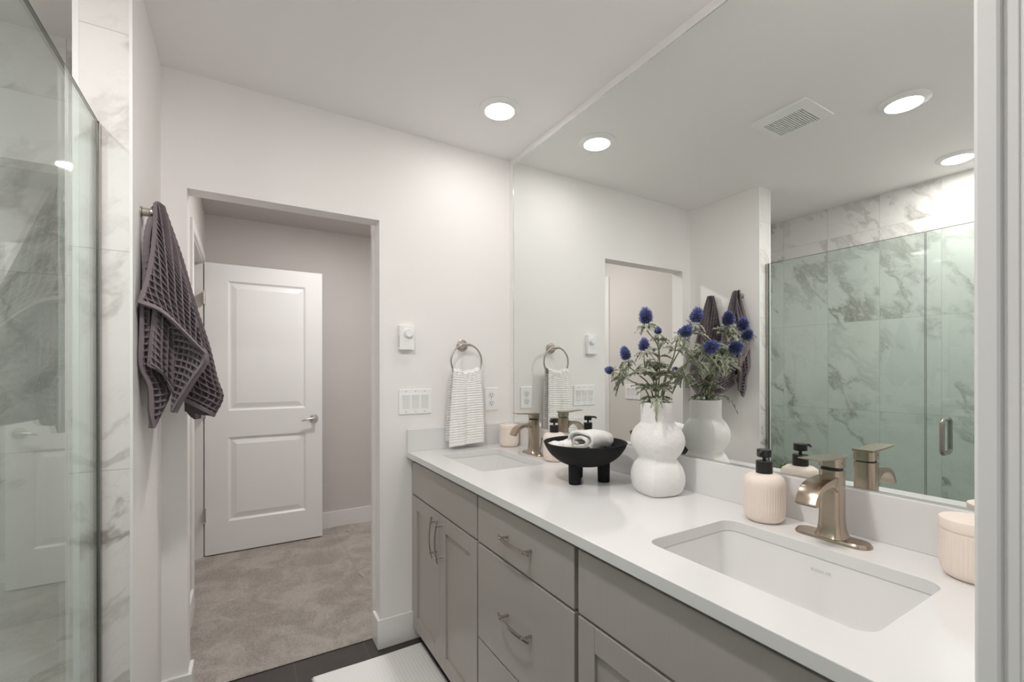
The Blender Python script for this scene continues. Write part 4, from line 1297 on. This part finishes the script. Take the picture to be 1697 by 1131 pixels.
r = empty('shower_door', (GX, -1.62, 0.11), 'frameless clear green-tinted shower glass door with a loop handle, seen in the mirror', 'shower door')
obj('pane', bx(GX - GT / 2, GX + GT / 2, YN + 0.012, SEAM - 0.003, GZ0, GZ1), M['glass'], r)
bm = B()
box(bm, GX - GT / 2 - e, GX + GT / 2 + e, YN + 0.012, SEAM - 0.0025, GZ1, GZ1 + 0.0012); box(bm, GX - GT / 2, GX + GT / 2, SEAM - 0.003, SEAM - 0.002, GZ0, GZ1)
obj('polished_edge', bm, M['glass_edge'], r)
hy, hz0, hz1 = -1.350, 0.905, 1.062
def loop_handle():
    bm = B()
    for s in (1, -1):
        x0 = GX + s * GT / 2
        pts = [(x0, hy, hz0), (x0 + s * 0.030, hy, hz0), (x0 + s * 0.043, hy, hz0 + 0.006), (x0 + s * 0.048, hy, hz0 + 0.018), (x0 + s * 0.048, hy, hz0 + 0.06), (x0 + s * 0.048, hy, hz1 - 0.06), (x0 + s * 0.048, hy, hz1 - 0.018), (x0 + s * 0.043, hy, hz1 - 0.006), (x0 + s * 0.030, hy, hz1), (x0, hy, hz1)]
        tube(bm, spline(pts, 50), 0.0095, 14)
    return bm
obj('handle', loop_handle(), M['nickel'], r, smooth='all', label='satin nickel loop handle')
for z in (0.35, 1.72):
    bm = B(); box(bm, GX - 0.014, GX + 0.014, YN + 0.0005, YN + 0.060, z - 0.045, z + 0.045)
    obj('hinge', bm, M['steel'], r, bevel=0.002)

# bench and plant in the shower
r = struct('trim_10', bx(XS + 0.001, XP - 0.001, -0.50, -0.001, 0.03, 0.455), M['tile_top'], bevel=0.002)
def plant():
    rng = random.Random(4)
    c = Vector((-2.215, -0.20, 0.456))
    r = empty('potted_plant', tuple(c), 'bright green leafy plant in a low dark pot on the shower bench', 'plant')
    bm = B(); lathe(bm, tuple(c), [(0.045, 0), (0.05, 0.003), (0.062, 0.055), (0.058, 0.057), (0.055, 0.045), (0.0, 0.045)], 32)
    obj('pot', bm, M['pot'], r, smooth=True)
    V = []; F = []; T = []
    for k in range(46):
        a = rng.uniform(0, 2 * PI); el = rng.uniform(0.05, 1.5)
        d = Vector((math.cos(a), math.sin(a), el))
        p = c + Vector((math.cos(a) * 0.03, math.sin(a) * 0.03, 0.05))
        q = p + d.normalized() * rng.uniform(0.03, 0.105)
        L = rng.uniform(0.045, 0.075)
        if c.x + 0 < -9: continue
        if (q + d * L).y > -0.02: continue
        add_leaf(V, F, T, q, Vector((math.cos(a), math.sin(a), el * 0.4)), Vector((0, 0, 1)), L, L * 0.24, rng.uniform(.2, .9), 2, rng)
        o = len(V); t = (q - p).normalized(); s = t.orthogonal().normalized() * 0.0015; w_ = t.cross(s)
        V += [p + s, p + w_, p - s, q + s, q + w_, q - s]; T += [0.1] * 6
        F += [(o, o + 1, o + 4, o + 3), (o + 1, o + 2, o + 5, o + 4), (o + 2, o, o + 3, o + 5)]
    # long drooping leaf towards the glass
    for a, L in ((0.0, 0.30), (0.25, 0.12), (-0.5, 0.13)):
        add_leaf(V, F, T, c + Vector((0.06, 0.0, 0.07)), Vector((math.cos(a), math.sin(a), 0.35)), Vector((0, 0, 1)), L, L * 0.10, 0.42 if L > 0.2 else 0.7, 2, rng)
    me = tone_mesh('foliage', [p - ORG[r.name] for p in V], F, T)
    obj('foliage', me, M['green'], r, solid=0.0005)
plant()

# ------------------------------------------------------------------ bath mat
def bath_mat():
    nx, ny = 60, 120
    x0, x1, y0, y1 = -1.010, -0.522, -0.92, -0.068
    rng = np.random.default_rng(5)
    xs, ys = np.meshgrid(np.linspace(0, 1, nx), np.linspace(0, 1, ny))
    X = x0 + (x1 - x0) * xs; Y = y0 + (y1 - y0) * ys
    X = X + 0.006 * np.sin(ys * 9) * (xs < 0.02) ; Y = Y + 0.004 * np.sin(xs * 7 + 1) * (ys > 0.99)
    edge = np.minimum(np.minimum(xs * 0.49, (1 - xs) * 0.49), np.minimum(ys, 1 - ys) * 0.85)
    Z = 0.004 + 0.011 * np.clip(edge / 0.012, 0, 1) ** 0.5 + 0.0012 * np.sin(X * 14 + Y * 5) + 0.0008 * np.sin(Y * 31)
    me = mesh_from('bath_mat', [grid_mesh('m', np.stack([X, Y, Z], -1))])
    o = obj('bath_mat', me, M['rug'])
    md = o.modifiers.new('solid', 'SOLIDIFY'); md.thickness = 0.0032; md.offset = -1
    tag(o, 'white woven bath mat on the dark floor along the vanity', 'bath mat')
bath_mat()
